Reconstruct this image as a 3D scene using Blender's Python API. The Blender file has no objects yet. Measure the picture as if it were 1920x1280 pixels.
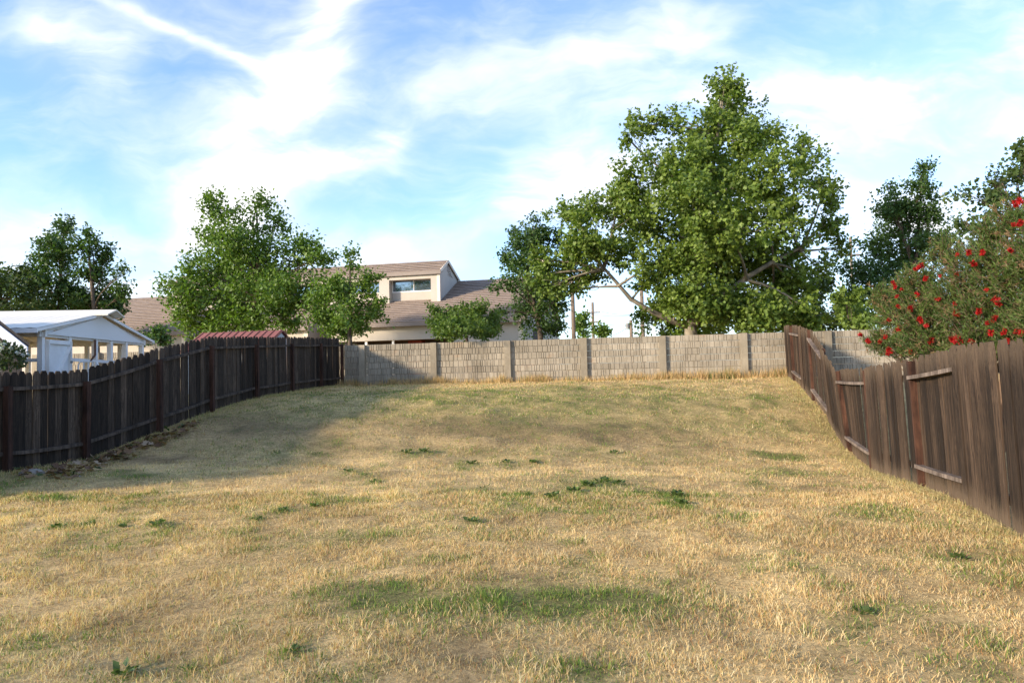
import bpy, math, random
import numpy as np
from mathutils import Vector, Matrix

random.seed(7)
rng = np.random.default_rng(11)
SC = bpy.context.scene
COL = SC.collection

# ------------------------------------------------------------------ camera
F_PX = 1280.0
CAM_H = 1.5
PITCH = math.atan(55.0 / F_PX)
ROLL = 0.0237
Fv = Vector((0, math.cos(PITCH), math.sin(PITCH)))
R0 = Vector((1, 0, 0)); U0 = Vector((0, -math.sin(PITCH), math.cos(PITCH)))
Rv = R0 * math.cos(ROLL) - U0 * math.sin(ROLL)
Uv = U0 * math.cos(ROLL) + R0 * math.sin(ROLL)
cam_d = bpy.data.cameras.new('camera'); cam = bpy.data.objects.new('camera', cam_d); COL.objects.link(cam)
cam_d.sensor_width = 36.0; cam_d.lens = 24.0; cam_d.clip_start = 0.05; cam_d.clip_end = 3000
M3 = Matrix((Rv, Uv, -Fv)).transposed()
cam.matrix_world = Matrix.Translation((0, 0, CAM_H)) @ M3.to_4x4()
SC.camera = cam

def at(px, py, d):
    """world point seen at a pixel of the 1920x1280 photograph, d metres ahead"""
    r = Fv + Rv * ((px - 960) / F_PX) + Uv * ((640 - py) / F_PX)
    k = d / r.y
    return Vector((r.x * k, d, CAM_H + r.z * k))

# ------------------------------------------------------------------ world, sun, exposure
SUN_EL = math.radians(17.5)
SUN_H = Vector((-0.862, -0.507, 0)).normalized()          # horizontal direction towards the sun
world = bpy.data.worlds.new('World'); SC.world = world; world.use_nodes = True
wt = world.node_tree; wt.nodes.clear()

class NT:
    """small helper for node trees"""
    def __init__(s, tree): s.t = tree
    def n(s, kind, **kw):
        nd = s.t.nodes.new(kind)
        for k, v in kw.items(): setattr(nd, k, v)
        return nd
    def put(s, sock, v):
        if isinstance(v, bpy.types.NodeSocket): s.t.links.new(v, sock)
        elif v is not None: sock.default_value = v
    def m(s, op, a, b=None, c=None, clamp=False):
        nd = s.n('ShaderNodeMath', operation=op); nd.use_clamp = clamp
        for i, v in enumerate((a, b, c)):
            if v is not None: s.put(nd.inputs[i], v)
        return nd.outputs[0]
    def vm(s, op, a, b=None, out=0):
        nd = s.n('ShaderNodeVectorMath', operation=op)
        s.put(nd.inputs[0], a)
        if b is not None:
            s.put(nd.inputs[3] if op == 'SCALE' else nd.inputs[1], b)
        return nd.outputs[1 if op in ('DOT_PRODUCT', 'LENGTH') else 0]
    def noise(s, vec, scale, detail=4, rough=0.55, dist=0.0, color=False):
        nd = s.n('ShaderNodeTexNoise')
        if vec is not None: s.put(nd.inputs['Vector'], vec)
        nd.inputs['Scale'].default_value = scale; nd.inputs['Detail'].default_value = detail
        nd.inputs['Roughness'].default_value = rough; nd.inputs['Distortion'].default_value = dist
        return nd.outputs['Color' if color else 'Fac']
    def mapping(s, vec, scale=(1, 1, 1), loc=(0, 0, 0), rot=(0, 0, 0)):
        nd = s.n('ShaderNodeMapping'); s.put(nd.inputs['Vector'], vec)
        nd.inputs['Scale'].default_value = scale; nd.inputs['Location'].default_value = loc
        nd.inputs['Rotation'].default_value = rot
        return nd.outputs[0]
    def ramp(s, fac, stops):
        nd = s.n('ShaderNodeValToRGB'); s.put(nd.inputs[0], fac)
        el = nd.color_ramp.elements
        while len(el) < len(stops): el.new(0.5)
        for e, (p, c) in zip(el, stops):
            e.position = p; e.color = (c, c, c, 1) if isinstance(c, (int, float)) else (*c, 1)
        return nd.outputs[0]
    def rng(s, v, a, b, c=0.0, d=1.0, kind='SMOOTHSTEP'):
        nd = s.n('ShaderNodeMapRange', interpolation_type=kind)
        for i, x in enumerate((v, a, b, c, d)): s.put(nd.inputs[i], x)
        return nd.outputs[0]
    def mix(s, f, a, b, mode='MIX'):
        nd = s.n('ShaderNodeMix', data_type='RGBA', blend_type=mode)
        s.put(nd.inputs[0], f)
        for i, v in ((6, a), (7, b)):
            if isinstance(v, tuple): v = (*v, 1) if len(v) == 3 else v
            s.put(nd.inputs[i], v)
        return nd.outputs[2]

W = NT(wt)
tc = W.n('ShaderNodeTexCoord')
sky = W.n('ShaderNodeTexSky', sky_type='NISHITA'); sky.sun_disc = False
sky.sun_elevation = SUN_EL; sky.sun_rotation = math.atan2(SUN_H.x, SUN_H.y)
sky.altitude = 50; sky.air_density = 1.0; sky.dust_density = 0.6; sky.ozone_density = 1.6
sep = W.n('ShaderNodeSeparateXYZ'); W.put(sep.inputs[0], tc.outputs['Generated'])
ay = W.m('MAXIMUM', W.m('ABSOLUTE', sep.outputs[1]), 0.12)
uu = W.m('DIVIDE', sep.outputs[0], ay); vv = W.m('DIVIDE', sep.outputs[2], ay)
cmb = W.n('ShaderNodeCombineXYZ'); W.put(cmb.inputs[0], uu); W.put(cmb.inputs[1], vv); W.put(cmb.inputs[2], sep.outputs[1])
P = cmb.outputs[0]
warp = W.vm('SUBTRACT', W.noise(P, 2.6, 4, 0.6, color=True), (0.5, 0.5, 0.5))
Pw = W.vm('ADD', P, W.vm('SCALE', warp, 0.16))
flat = W.vm('MULTIPLY', Pw, (1, 1, 0))
def uv(px, py): return ((px - 960) / F_PX, (695 - 0.0237 * (px - 960) - py) / F_PX, 0)
def streak(p0, p1, w, amp):
    a = Vector(uv(*p0)); b = Vector(uv(*p1)); ab = b - a; L = ab.length; dr = ab / L
    pa = W.vm('SUBTRACT', flat, tuple(a))
    t = W.m('MINIMUM', W.m('MAXIMUM', W.vm('DOT_PRODUCT', pa, tuple(dr)), 0.0), L)
    off = W.vm('SUBTRACT', pa, W.vm('SCALE', tuple(dr), t))
    q = W.m('DIVIDE', W.vm('LENGTH', off), w / F_PX)
    return W.m('MULTIPLY', W.m('EXPONENT', W.m('MULTIPLY', W.m('MULTIPLY', q, q), -1.0)), amp)
dens = None
for args in [((655, -60), (560, 170), 55, 0.62), ((575, 150), (440, 340), 105, 0.80), ((440, 335), (750, 270), 42, 0.62),
             ((420, 350), (250, 330), 60, 0.42), ((150, -20), (540, 118), 13, 0.38), ((60, 60), (190, 90), 60, 0.40),
             ((420, 470), (700, 520), 90, 0.50), ((700, 510), (1250, 300), 48, 0.38), ((850, 160), (1300, 40), 90, 0.28),
             ((1150, 330), (1950, 160), 150, 0.62), ((1500, 420), (2000, 400), 150, 0.55), ((-40, 470), (60, 450), 60, 0.6),
             ((980, 300), (1120, 260), 30, 0.35), ((200, 480), (330, 560), 60, 0.35)]:
    s_ = streak(*args); dens = s_ if dens is None else W.m('ADD', dens, s_)
cirrus = W.noise(W.mapping(Pw, (1.1, 3.4, 1.0), rot=(0, 0, math.radians(-24))), 2.2, 6, 0.56, 0.5)
fine = W.noise(W.mapping(Pw, (2.0, 4.2, 1.0), rot=(0, 0, math.radians(-30))), 5.5, 5, 0.58, 0.3)
tex = W.m('ADD', W.m('MULTIPLY', cirrus, 0.78), W.m('MULTIPLY', fine, 0.22))
veil = W.rng(tex, 0.43, 0.76, 0.0, 0.46)
body = W.m('MULTIPLY', dens, W.rng(tex, 0.34, 0.64, 0.35, 1.25))
hor = W.rng(sep.outputs[2], 0.0, 0.26, 0.36, 0.0)
cover = W.m('ADD', W.m('ADD', veil, body), hor)
cover = W.m('ADD', W.m('MULTIPLY', W.m('MINIMUM', cover, 1.0), 0.91), 0.09)
CLOUD = (5.55, 5.6, 5.65)
skycol = W.mix(1.0, sky.outputs[0], (0.88, 1.18, 1.60), 'MULTIPLY')
wcol = W.mix(cover, skycol, CLOUD)
bg = W.n('ShaderNodeBackground'); W.put(bg.inputs[0], wcol); bg.inputs[1].default_value = 0.10
world.cycles.sampling_method = 'MANUAL'; world.cycles.sample_map_resolution = 256
wo = W.n('ShaderNodeOutputWorld'); W.put(wo.inputs[0], bg.outputs[0])

sun_d = bpy.data.lights.new('sun', 'SUN'); sun = bpy.data.objects.new('sun', sun_d); COL.objects.link(sun)
sun_d.energy = 3.1; sun_d.angle = math.radians(5.0); sun_d.color = (1.0, 0.83, 0.62)
sdir = Vector((SUN_H.x * math.cos(SUN_EL), SUN_H.y * math.cos(SUN_EL), math.sin(SUN_EL)))
sun.rotation_euler = sdir.to_track_quat('Z', 'Y').to_euler(); sun.location = sdir * 60

vs = SC.view_settings
SC.display_settings.display_device = 'sRGB'
vs.view_transform = 'Standard'; vs.look = 'None'; vs.gamma = 1.0; vs.use_curve_mapping = False
vs.exposure = 1.32
SC.render.engine = 'CYCLES'
SC.cycles.use_denoising = True
SC.cycles.max_bounces = 4; SC.cycles.diffuse_bounces = 2; SC.cycles.glossy_bounces = 2
SC.cycles.transmission_bounces = 4; SC.cycles.transparent_max_bounces = 4
SC.cycles.caustics_reflective = False; SC.cycles.caustics_refractive = False

# ------------------------------------------------------------------ mesh helpers
def tag(o, label=None, cat=None, group=None, kind=None):
    if label: o['label'] = label
    if cat: o['category'] = cat
    if group: o['group'] = group
    if kind: o['kind'] = kind
    return o

def thing(name, loc, label, cat, group=None):
    o = bpy.data.objects.new(name, None); COL.objects.link(o)
    o.location = loc; o.empty_display_size = 0.2
    return tag(o, label, cat, group)

def np_mesh(name, V, Fc, mat, colors=None, smooth=False):
    V = np.asarray(V, dtype=np.float32); Fc = np.asarray(Fc, dtype=np.int32)
    me = bpy.data.meshes.new(name)
    me.vertices.add(len(V)); me.vertices.foreach_set('co', V.ravel())
    k = Fc.shape[1]
    me.loops.add(Fc.size); me.loops.foreach_set('vertex_index', Fc.ravel())
    me.polygons.add(len(Fc)); me.polygons.foreach_set('loop_start', np.arange(0, Fc.size, k, dtype=np.int32))
    try: me.polygons.foreach_set('loop_total', np.full(len(Fc), k, dtype=np.int32))
    except Exception: pass
    if smooth: me.polygons.foreach_set('use_smooth', np.ones(len(Fc), dtype=bool))
    if colors is not None:
        a = me.attributes.new('col', 'FLOAT_COLOR', 'POINT')
        c = np.ones((len(V), 4), dtype=np.float32); c[:, :3] = colors
        a.data.foreach_set('color', c.ravel())
    me.update(calc_edges=True)
    if mat: me.materials.append(mat)
    return me

class MB:
    """collects boxes, tubes and polygons into one mesh"""
    def __init__(s): s.v = []; s.f = []
    def poly(s, pts):
        b = len(s.v); s.v += [tuple(p) for p in pts]; s.f.append(tuple(range(b, b + len(pts))))
    def hull8(s, p):
        b = len(s.v); s.v += [tuple(q) for q in p]
        for q in ((0, 3, 2, 1), (4, 5, 6, 7), (0, 1, 5, 4), (1, 2, 6, 5), (2, 3, 7, 6), (3, 0, 4, 7)):
            s.f.append(tuple(b + i for i in q))
    def box(s, c, size, ax=None):
        c = Vector(c); hx, hy, hz = (q / 2 for q in size)
        X, Y, Z = ax if ax else (Vector((1, 0, 0)), Vector((0, 1, 0)), Vector((0, 0, 1)))
        s.hull8([c + X * a * hx + Y * b * hy + Z * e * hz for e in (-1, 1) for a, b in ((-1, -1), (1, -1), (1, 1), (-1, 1))])
    def bar(s, a, b, w, h, up=Vector((0, 0, 1))):
        a = Vector(a); b = Vector(b); X = (b - a).normalized(); Y = up.cross(X)
        Y = Y.normalized() if Y.length > 1e-5 else Vector((1, 0, 0)); Z = X.cross(Y)
        s.box((a + b) / 2, ((b - a).length, w, h), (X, Y, Z))
    def prism(s, pts, off):
        """closed polygon pts extruded by off"""
        n = len(pts); b = len(s.v); off = Vector(off)
        s.v += [tuple(p) for p in pts] + [tuple(Vector(p) + off) for p in pts]
        s.f.append(tuple(range(b + n - 1, b - 1, -1))); s.f.append(tuple(range(b + n, b + 2 * n)))
        for i in range(n):
            j = (i + 1) % n; s.f.append((b + i, b + j, b + n + j, b + n + i))
    def tube(s, pts, rad, sides=6, cap=True):
        pts = [Vector(p) for p in pts]; n = len(pts)
        if isinstance(rad, (int, float)): rad = [rad] * n
        b = len(s.v); prev = None
        for i, p in enumerate(pts):
            d = (pts[min(i + 1, n - 1)] - pts[max(i - 1, 0)])
            d = d.normalized() if d.length > 1e-6 else Vector((0, 0, 1))
            if prev is None:
                ref = Vector((1, 0, 0)) if abs(d.x) < 0.8 else Vector((0, 1, 0))
                X = d.cross(ref).normalized()
            else:
                X = (prev - d * prev.dot(d)); X = X.normalized() if X.length > 1e-5 else d.orthogonal().normalized()
            prev = X; Y = d.cross(X)
            for k in range(sides):
                a = 2 * math.pi * k / sides
                s.v.append(tuple(p + (X * math.cos(a) + Y * math.sin(a)) * rad[i]))
        for i in range(n - 1):
            for k in range(sides):
                k2 = (k + 1) % sides
                s.f.append((b + i * sides + k, b + i * sides + k2, b + (i + 1) * sides + k2, b + (i + 1) * sides + k))
        if cap:
            s.f.append(tuple(b + k for k in range(sides - 1, -1, -1)))
            s.f.append(tuple(b + (n - 1) * sides + k for k in range(sides)))
    def mesh(s, name, mat, smooth=False, origin=None):
        o = Vector(origin) if origin is not None else Vector((0, 0, 0))
        me = bpy.data.meshes.new(name)
        me.from_pydata([tuple(Vector(v) - o) for v in s.v], [], s.f)
        if smooth:
            for p in me.polygons: p.use_smooth = True
        if mat: me.materials.append(mat)
        return me
    def build(s, name, mat, parent=None, smooth=False, origin=None):
        """origin (world) becomes the object's place; children sit relative to an unrotated parent"""
        pw = wloc(parent) if parent else Vector((0, 0, 0))
        o_ = Vector(origin) if origin is not None else pw
        return link(name, s.mesh(name, mat, smooth, o_), parent, o_ - pw)

def wloc(o):
    p = Vector((0, 0, 0))
    while o is not None: p += o.location; o = o.parent
    return p
def link(name, me, parent=None, loc=(0, 0, 0)):
    o = bpy.data.objects.new(name, me); COL.objects.link(o); o.location = loc
    if parent: o.parent = parent
    return o

# ------------------------------------------------------------------ materials
def mat(name, fn):
    m = bpy.data.materials.new(name); m.use_nodes = True; t = NT(m.node_tree)
    bs = m.node_tree.nodes['Principled BSDF']; fn(t, bs); return m
def setp(bs, rough=0.8, spec=0.3, metal=0.0):
    bs.inputs['Roughness'].default_value = rough; bs.inputs['Specular IOR Level'].default_value = spec
    bs.inputs['Metallic'].default_value = metal
def bump(t, bs, h, strength=0.4, dist=0.01):
    b = t.n('ShaderNodeBump'); b.inputs['Strength'].default_value = strength; b.inputs['Distance'].default_value = dist
    t.put(b.inputs['Height'], h); t.put(bs.inputs['Normal'], b.outputs[0])

def simple(name, c, rough=0.7, var=0.12, scale=6.0, spec=0.3, metal=0.0, bmp=0.0):
    def fn(t, bs):
        co = t.n('ShaderNodeTexCoord').outputs['Object']
        n = t.noise(co, scale, 5, 0.6)
        lo = tuple(x * (1 - var * 1.6) for x in c); hi = tuple(min(1, x * (1 + var * 1.2)) for x in c)
        t.put(bs.inputs['Base Color'], t.ramp(n, [(0.25, lo), (0.75, hi)])); setp(bs, rough, spec, metal)
        if bmp: bump(t, bs, t.noise(co, scale * 8, 4, 0.6), bmp, 0.01)
    return mat(name, fn)

def wood(name, dark, light, bleach=None, low=0.0):
    """weathered board: grain runs along local z, each board its own tone"""
    def fn(t, bs):
        oi = t.n('ShaderNodeObjectInfo'); co = t.n('ShaderNodeTexCoord').outputs['Object']
        off = t.n('ShaderNodeCombineXYZ'); r = t.m('MULTIPLY', oi.outputs['Random'], 57.0)
        t.put(off.inputs[0], r); t.put(off.inputs[2], r)
        p = t.vm('ADD', co, off.outputs[0])
        g1 = t.noise(t.mapping(p, (5.0, 5.0, 1.1)), 1.6, 8, 0.68, 0.35)
        g2 = t.noise(t.mapping(p, (22.0, 22.0, 0.7)), 1.3, 5, 0.65, 0.2)
        st = t.noise(t.mapping(p, (1.0, 1.0, 1.6)), 2.2, 4, 0.6)
        f = t.m('ADD', t.m('MULTIPLY', g1, 0.55), t.m('MULTIPLY', g2, 0.45))
        col = t.ramp(f, [(0.41, dark), (0.60, light)])
        sc_ = t.n('ShaderNodeSeparateColor'); t.put(sc_.inputs[0], oi.outputs['Color']); tone = sc_.outputs[0]
        tone = t.m('MULTIPLY', tone, t.rng(st, 0.3, 0.7, 0.75, 1.2))
        col = t.mix(1.0, col, t.n('ShaderNodeCombineColor').outputs[0], 'MULTIPLY') if False else col
        cc = t.n('ShaderNodeCombineColor')
        for i in range(3): t.put(cc.inputs[i], tone)
        col = t.mix(1.0, col, cc.outputs[0], 'MULTIPLY')
        if bleach:
            sp = t.n('ShaderNodeSeparateXYZ'); t.put(sp.inputs[0], co)
            z = t.m('ADD', sp.outputs[2], t.m('MULTIPLY', t.m('SUBTRACT', g2, 0.5), 0.5))
            k = t.rng(z, low, 0.03, 0.0, 0.75)
            col = t.mix(k, col, bleach)
            kt = t.rng(z, 0.80, 1.0, 0.0, 0.45)
            col = t.mix(kt, col, tuple(x * 1.0 for x in bleach))
        vo = t.n('ShaderNodeTexVoronoi'); t.put(vo.inputs['Vector'], t.mapping(p, (1.0, 1.0, 4.2))); vo.inputs['Scale'].default_value = 1.25
        kn = t.rng(vo.outputs['Distance'], 0.05, 0.11, 0.75, 0.0); col = t.mix(kn, col, tuple(x * 0.55 for x in dark))
        t.put(bs.inputs['Base Color'], col); setp(bs, 0.85, 0.25)
        bump(t, bs, f, 0.8, 0.008)
    return mat(name, fn)

M = {}
M['fence_l'] = wood('weathered_grey_fence_board', (0.018, 0.012, 0.008), (0.098, 0.070, 0.049))
M['post_l'] = wood('red_brown_fence_post', (0.018, 0.009, 0.006), (0.075, 0.036, 0.024))
M['rail_l'] = wood('grey_brown_fence_rail', (0.035, 0.026, 0.020), (0.120, 0.090, 0.068))
M['fence_r'] = wood('weathered_brown_fence_board', (0.010, 0.006, 0.004), (0.088, 0.057, 0.036), (0.16, 0.115, 0.075), 0.16)
M['post_r'] = wood('rust_brown_fence_post', (0.025, 0.011, 0.007), (0.10, 0.046, 0.028))
M['rail_r'] = wood('pale_grey_fence_rail', (0.085, 0.064, 0.050), (0.26, 0.205, 0.165))

def concrete_fn(c1, c2, rust=False):
    def fn(t, bs):
        co = t.n('ShaderNodeNewGeometry').outputs['Position']; oi = t.n('ShaderNodeObjectInfo')
        n1 = t.noise(co, 1.7, 6, 0.62); n2 = t.noise(co, 38, 4, 0.7); n3 = t.noise(t.mapping(co, (7, 7, 1.2)), 1.4, 5, 0.6)
        f = t.m('ADD', t.m('MULTIPLY', n1, 0.5), t.m('ADD', t.m('MULTIPLY', n2, 0.25), t.m('MULTIPLY', n3, 0.25)))
        col = t.ramp(f, [(0.34, c1), (0.64, c2)])
        tone = t.rng(oi.outputs['Random'], 0, 1, 0.85, 1.12, 'LINEAR'); cc = t.n('ShaderNodeCombineColor')
        for i in range(3): t.put(cc.inputs[i], tone)
        col = t.mix(1.0, col, cc.outputs[0], 'MULTIPLY')
        if rust:
            k = t.rng(t.noise(t.mapping(co, (1.3, 1.3, 2.5)), 1.1, 5, 0.6), 0.60, 0.74, 0.0, 0.55)
            col = t.mix(k, col, (0.33, 0.22, 0.14))
        stn = t.rng(t.noise(t.mapping(co, (1.6, 1.6, 0.45)), 1.3, 6, 0.65), 0.50, 0.72, 0.0, 0.5); col = t.mix(stn, col, tuple(x * 0.55 for x in c1))
        t.put(bs.inputs['Base Color'], col); setp(bs, 0.92, 0.2); bump(t, bs, t.m('ADD', n2, n1), 0.35, 0.008)
    return fn
M['block'] = mat('wall_concrete_panel', concrete_fn((0.205, 0.172, 0.125), (0.38, 0.33, 0.255), True))
M['pillar'] = mat('wall_concrete_pillar', concrete_fn((0.19, 0.16, 0.115), (0.34, 0.29, 0.215)))

def leaf_mat(name, trans=0.35, rough=0.5):
    m = bpy.data.materials.new(name); m.use_nodes = True; t = NT(m.node_tree)
    bs = m.node_tree.nodes['Principled BSDF']; out = m.node_tree.nodes['Material Output']
    a = t.n('ShaderNodeAttribute'); a.attribute_name = 'col'
    t.put(bs.inputs['Base Color'], a.outputs['Color']); setp(bs, rough, 0.35)
    tr = t.n('ShaderNodeBsdfTranslucent'); t.put(tr.inputs[0], t.mix(1.0, a.outputs['Color'], (1.15, 1.35, 0.55), 'MULTIPLY'))
    mx = t.n('ShaderNodeMixShader'); mx.inputs[0].default_value = trans
    t.put(mx.inputs[1], bs.outputs[0]); t.put(mx.inputs[2], tr.outputs[0]); t.put(out.inputs[0], mx.outputs[0])
    return m
M['leaf'] = leaf_mat('leaf_green')
M['grass'] = leaf_mat('grass_blade', 0.32, 0.75)
M['petal'] = leaf_mat('flower_bristle', 0.3, 0.6)
M['bark'] = simple('bark_grey_brown', (0.13, 0.10, 0.075), 0.9, 0.35, 5, 0.2, 0, 0.6)
M['bark_pale'] = simple('bark_plane_tree', (0.22, 0.19, 0.145), 0.9, 0.4, 3.5, 0.2, 0, 0.6)
M['twig'] = simple('bottlebrush_stem', (0.20, 0.13, 0.085), 0.85, 0.3, 9)
M['stucco'] = simple('cream_stucco', (0.48, 0.435, 0.375), 0.9, 0.07, 0.8, 0.2, 0, 0.15)
M['stucco_trim'] = simple('pale_stucco_trim', (0.72, 0.64, 0.53), 0.85, 0.04, 1.2)
M['fascia'] = simple('grey_brown_fascia', (0.25, 0.205, 0.175), 0.6, 0.1, 1.0)
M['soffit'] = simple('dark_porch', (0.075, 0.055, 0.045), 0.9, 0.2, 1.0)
M['brick_red'] = simple('red_brick_face', (0.27, 0.055, 0.035), 0.85, 0.2, 12)
M['glass'] = mat('tinted_window_glass', lambda t, bs: (bs.inputs['Base Color'].__setattr__('default_value', (0.20, 0.27, 0.33, 1)), setp(bs, 0.04, 0.9, 0.75), bs.inputs['IOR'].__setattr__('default_value', 1.9)))
def tile_fn(t, bs):
    co = t.n('ShaderNodeNewGeometry').outputs['Position']
    n = t.noise(t.mapping(co, (1, 1, 5)), 2.4, 5, 0.7); n2 = t.noise(t.mapping(co, (3.2, 3.2, 9)), 3.0, 3, 0.6)
    t.put(bs.inputs['Base Color'], t.ramp(t.m('ADD', t.m('MULTIPLY', n, 0.55), t.m('MULTIPLY', n2, 0.45)), [(0.32, (0.20, 0.150, 0.118)), (0.5, (0.29, 0.225, 0.18)), (0.68, (0.38, 0.30, 0.245))]))
    setp(bs, 0.85, 0.25)
M['tile'] = mat('brown_roof_tile', tile_fn)
M['white'] = simple('white_paint', (0.82, 0.81, 0.78), 0.6, 0.07, 3)
M['white_roof'] = simple('white_roof_panel', (0.80, 0.74, 0.62), 0.5, 0.06, 1.6)
M['panel_trans'] = mat('pale_translucent_panel', lambda t, bs: (bs.inputs['Base Color'].__setattr__('default_value', (0.78, 0.78, 0.76, 1)), setp(bs, 0.6, 0.3)))
M['red_roof'] = simple('red_metal_roof', (0.24, 0.085, 0.065), 0.55, 0.16, 2.0, 0.4)
M['shed_white'] = simple('shed_pale_wall', (0.55, 0.56, 0.56), 0.7, 0.06, 3)
M['blue_white'] = simple('pale_blue_paint', (0.56, 0.60, 0.68), 0.6, 0.06, 3)
M['dark_roof_and_shade'] = simple('dark_shingle_and_shade', (0.035, 0.032, 0.034), 0.9, 0.3, 20)
M['pole'] = simple('weathered_utility_pole', (0.20, 0.155, 0.12), 0.9, 0.25, 3)
M['steel'] = simple('galvanised_grey', (0.30, 0.30, 0.29), 0.5, 0.15, 4, 0.5, 0.6)
M['wire'] = simple('black_wire', (0.045, 0.045, 0.048), 0.6, 0.1, 4)
M['downspout'] = simple('rust_brown_pipe', (0.13, 0.065, 0.045), 0.6, 0.2, 8)
M['stone'] = simple('pale_stone', (0.25, 0.225, 0.19), 0.9, 0.2, 9, 0.2, 0, 0.5)
M['stick'] = simple('dry_stick', (0.30, 0.215, 0.13), 0.9, 0.2, 15)

# ------------------------------------------------------------------ survey of the plot
LEFT = [(at(px, py, d), ht) for px, py, d, ht in
        [(5, 885, 10.0, 1.45), (155, 861, 11.5, 1.50), (293, 810, 13.2, 1.60), (392, 772, 15.1, 1.655), (477, 747, 17.2, 1.555),
         (544, 735, 19.25, 1.56), (599, 727, 21.3, 1.575), (638, 723, 23.0, 1.60)]]
RIGHT = [(at(px, py, d), ht, lean) for px, py, d, ht, lean in
         [(1920, 1003, 6.1, 1.72, 0.05), (1819, 948, 7.33, 1.70, 0.06), (1728, 912, 8.85, 1.645, 0.06), (1637, 880, 11.28, 1.66, 0.05),
          (1594, 845, 13.3, 1.58, 0.17), (1558, 792, 15.1, 1.66, 0.12), (1526, 750, 16.6, 1.74, 0.05), (1506, 728, 18.2, 1.66, 0.04),
          (1489, 713, 19.7, 1.60, 0.04), (1478, 706, 21.0, 1.56, 0.03)]]
def curve(ys, zs):
    ys = np.array(ys); zs = np.array(zs)
    def f(y):
        y = np.clip(y, ys[0], ys[-1]); i = np.clip(np.searchsorted(ys, y) - 1, 0, len(ys) - 2)
        m = np.gradient(zs, ys); h = ys[i + 1] - ys[i]; t = (y - ys[i]) / h
        return ((2*t**3 - 3*t**2 + 1) * zs[i] + (t**3 - 2*t**2 + t) * h * m[i] + (-2*t**3 + 3*t**2) * zs[i + 1] + (t**3 - t**2) * h * m[i + 1])
    return f
lz = curve([0, 5] + [p.y for p, h in LEFT], [0.0, 0.05] + [p.z for p, h in LEFT])
lx = curve([0, 5] + [p.y for p, h in LEFT], [-8.0, -7.75] + [p.x for p, h in LEFT])
rz = curve([0, 3] + [p.y for p, *_ in RIGHT], [0.0, -0.05] + [p.z for p, *_ in RIGHT])
rx = curve([0, 3] + [p.y for p, *_ in RIGHT], [3.0, 3.75] + [p.x for p, *_ in RIGHT])
WALL_D0, WALL_K = 22.3, -0.146
WALL_Z = 1.07
# value noise for patch masks (numpy)
_tab = rng.random((4, 256, 256))
def vnoise(x, y, k=0):
    xi = np.floor(x).astype(int); yi = np.floor(y).astype(int); fx = x - xi; fy = y - yi
    fx = fx * fx * (3 - 2 * fx); fy = fy * fy * (3 - 2 * fy); T = _tab[k]
    g = lambda i, j: T[(xi + i) % 256, (yi + j) % 256]
    return (g(0, 0) * (1 - fx) + g(1, 0) * fx) * (1 - fy) + (g(0, 1) * (1 - fx) + g(1, 1) * fx) * fy
def fbm(x, y, k=0, o=4):
    s = 0; a = 0.5
    for i in range(o): s = s + a * vnoise(x * 2**i + 17 * i, y * 2**i + 31 * i, k); a *= 0.5
    return s / (1 - 0.5**o)
def sines(x, y):
    return (np.sin(x * 1.7 + y * 0.6) * 0.5 + np.sin(x * 0.9 - y * 1.3 + 1.1) * 0.5 + np.sin(x * 3.1 + 2.0) * np.sin(y * 2.7) * 0.4)
def zg(x, y):
    x = np.asarray(x, dtype=float); y = np.asarray(y, dtype=float)
    a, b = lx(y), rx(y); u = np.clip((x - a) / (b - a), 0, 1)
    u = u * u * (3 - 2 * u) * 0.4 + u * 0.6
    z = lz(y) * (1 - u) + rz(y) * u
    edge = np.clip(np.minimum(x - a, b - x), 0, 1)
    bank = np.exp(-((y - 15.5) / 3.2)**2)
    rough = (fbm(x * 1.6 + 40, y * 1.6 + 40, 3, 3) - 0.5) * (0.05 + 0.13 * bank)
    return z + (sines(x, y) * 0.015 + rough) * edge
def zg1(x, y): return float(zg(x, y))

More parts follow.
